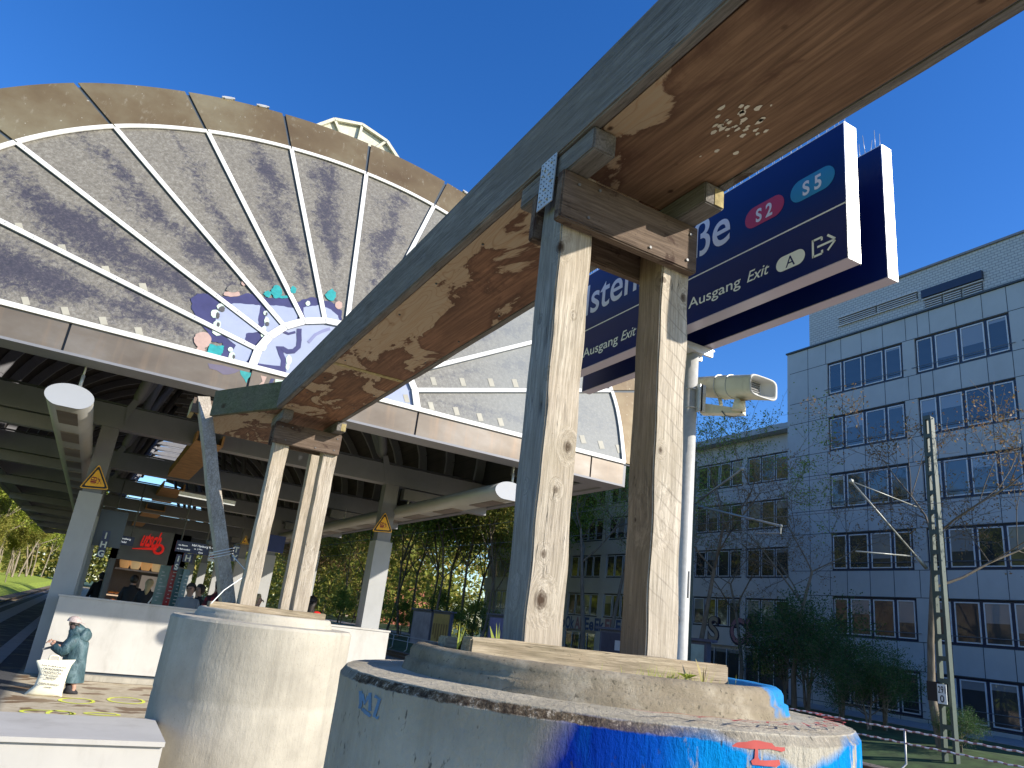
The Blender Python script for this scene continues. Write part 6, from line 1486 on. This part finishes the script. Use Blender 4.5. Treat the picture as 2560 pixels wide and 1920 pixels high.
# thin, nearly bare trees in front of the office
bare = [grow(s_, H_, .85, 4, 2, n_, .055, r_, .5, .35, 'bark', lf, 'bare_tree', '', 'tree', group='nearly bare trees in front of the office', clump=.14, lean=.0) for s_, H_, n_, r_, lf in ((41, 9.5, 4200, .15, 'leaf_brown'), (42, 11, 6500, .15, 'leaf_green'))]
def bt(kd, first, u, v, X, sc, label, rot):
    q = on_x(u, v, X); o_ = plant(bare[kd], not first, q.x, q.y, -.6, sc, label, 0, rot); o_.scale = (sc, sc, sc); return o_
bt(0, True, 2350, 1800, 25.6, 1.02, 'nearly bare brown tree just left of the 291 0 mast', 1.1)
bt(0, False, 1985, 1640, 29, .95, 'bare leaning tree over the graffiti wall, just left of the office corner', 2.6)
bt(1, True, 1748, 1590, 27, 1.05, 'thin dark trunk with green leaves right of the sign pole', .3)
bt(1, False, 1525, 1560, 29, 1.1, 'thin green tree between the two near posts, its trunk at the right', 2.0)
bt(1, False, 1460, 1560, 27, 1.15, 'thin forked tree between the two near posts, its trunk at the left', 3.3)
bt(0, False, 1850, 1600, 32, .9, 'bare tree in front of the set-back wing, right of the green leafed one', 5.1)
# sunny wood on the left
lit = [grow(s_, 15, .75, 3, 2, 34000, .17, .16, .15, .5, 'barklit', lf, 'woodland_tree', '', 'tree', group='sunlit trees left of the tracks', clump=.5) for s_, lf in ((51, 'leaf_lit'), (52, 'leaf_lit'), (53, 'leaf_spring'))]
LT = []; ul_ = [0]*3; random.seed(77)
for i in range(46):
    kd = i % 3; y = 34+i*4.2; x = -9.5-(i % 5)*2.8-random.random()*2; LT.append(plant(lit[kd], ul_[kd], x, y, .2, random.uniform(.85, 1.2), '', 0)); ul_[kd] = 1
LT.sort(key=lambda o_: o_.location.y)
for i, o_ in enumerate(LT):
    o_['label'] = 'sunlit green tree in the wood left of the tracks, seen under the left roof edge'
for sx, sy, sc in ((-8.4, 52, .32), (-8.2, 78, .35), (-8.6, 110, .4)):
    o_ = plant(lit[2], 1, sx, sy, -.2, sc, '', 0); o_.name = 'bush'; o_['category'] = 'bush'; o_['label'] = 'small golden bush at the foot of the sunlit wood, '+('nearest' if sy < 60 else ('middle' if sy < 90 else 'farthest'))+' of three'; o_['group'] = 'golden bushes by the left verge'
# left-over background house behind the trees
def house(x, y, w_, d_, h_, c, label):
    t = thing('brick_house', label, 'house', (x, y, -.4)); bm = BM(); box(bm, x, x+w_, y, y+d_, -.4, h_); add('wall', bm, paint('house'+name_id(), c, .8, var=.2), t)
    bm = BM(); prism(bm, [(x-.4, y-.4, h_), (x+w_+.4, y-.4, h_), (x+w_/2, y-.4, h_+w_*.4)], (0, d_+.8, 0)); add('roof', bm, paint('roof'+name_id(), (.20, .07, .05), .8), t)
    for i in range(3):
        for j in range(3):
            bm = BM(); box(bm, x-.05, x+.03, y+1.5+i*d_/3.3, y+2.8+i*d_/3.3, 1+j*2.8, 2.6+j*2.8); w1 = add('window', bm, M['wframe'], t)
            bm = BM(); box(bm, x-.06, x-.052, y+1.6+i*d_/3.3, y+2.7+i*d_/3.3, 1.1+j*2.8, 2.5+j*2.8); add('pane', bm, M['pane'], w1)
q = on_x(905, 1500, 52); house(q.x, q.y-8, 14, 16, 8, (.38, .12, .08), 'red brick house with a tiled roof glimpsed between the trees')
q = on_x(800, 1480, 60); house(q.x, q.y-20, 14, 22, 9, (.42, .30, .24), 'pale house glimpsed through the trees left of the right front column')
S.cycles.samples = 128

def wood_mass(name, x0, x1, y0, y1, z1, n_, size, mats, seed):
    r = np.random.default_rng(seed); c = np.stack([r.uniform(x0, x1, n_*3), r.uniform(y0, y1, n_*3), r.uniform(0, 1, n_*3)**.8*z1], 1)
    keep = []
    for i, p in enumerate(c):
        d = mnoise.noise(Vector((p[0]*.25, p[1]*.22, p[2]*.3)))+.35*mnoise.noise(Vector((p[0], p[1], p[2])))
        top = z1*(.8+.35*mnoise.noise(Vector((p[0]*.1, p[1]*.12, 3))))
        if d > -.08 and p[2] < top: keep.append(i)
        if len(keep) >= n_: break
    c = c[keep]; m_ = len(c); a = r.normal(size=(m_, 3)); a /= np.linalg.norm(a, axis=1)[:, None]; b2 = r.normal(size=(m_, 3)); b2 -= a*(a*b2).sum(1)[:, None]; b2 /= np.linalg.norm(b2, axis=1)[:, None]
    s_ = (size*r.uniform(.5, 1.4, m_))[:, None]; Q = np.stack([c-a*s_, c-b2*s_*.6, c+a*s_, c+b2*s_*.6], 1).reshape(-1, 3)
    me = bpy.data.meshes.new(name); me.vertices.add(len(Q)); me.vertices.foreach_set('co', Q.ravel()); me.loops.add(len(Q)); me.loops.foreach_set('vertex_index', np.arange(len(Q)))
    me.polygons.add(m_); me.polygons.foreach_set('loop_start', np.arange(0, len(Q), 4)); me.polygons.foreach_set('loop_total', np.full(m_, 4)); me.update(); me.materials.append(mats)
    ob = bpy.data.objects.new(name, me); C.objects.link(ob); struct(ob, 'stuff'); return ob
wood_mass('distant_wood', -34, -17, 35, 300, 20, 60000, .42, M['leaf_lit2'], 5)
wood_mass('distant_wood', 34, 60, 92, 300, 22, 60000, .40, M['leaf_spring'], 6)
wood_mass('distant_wood', -30, 34, 250, 300, 22, 16000, .7, M['leaf_lit2'], 7)
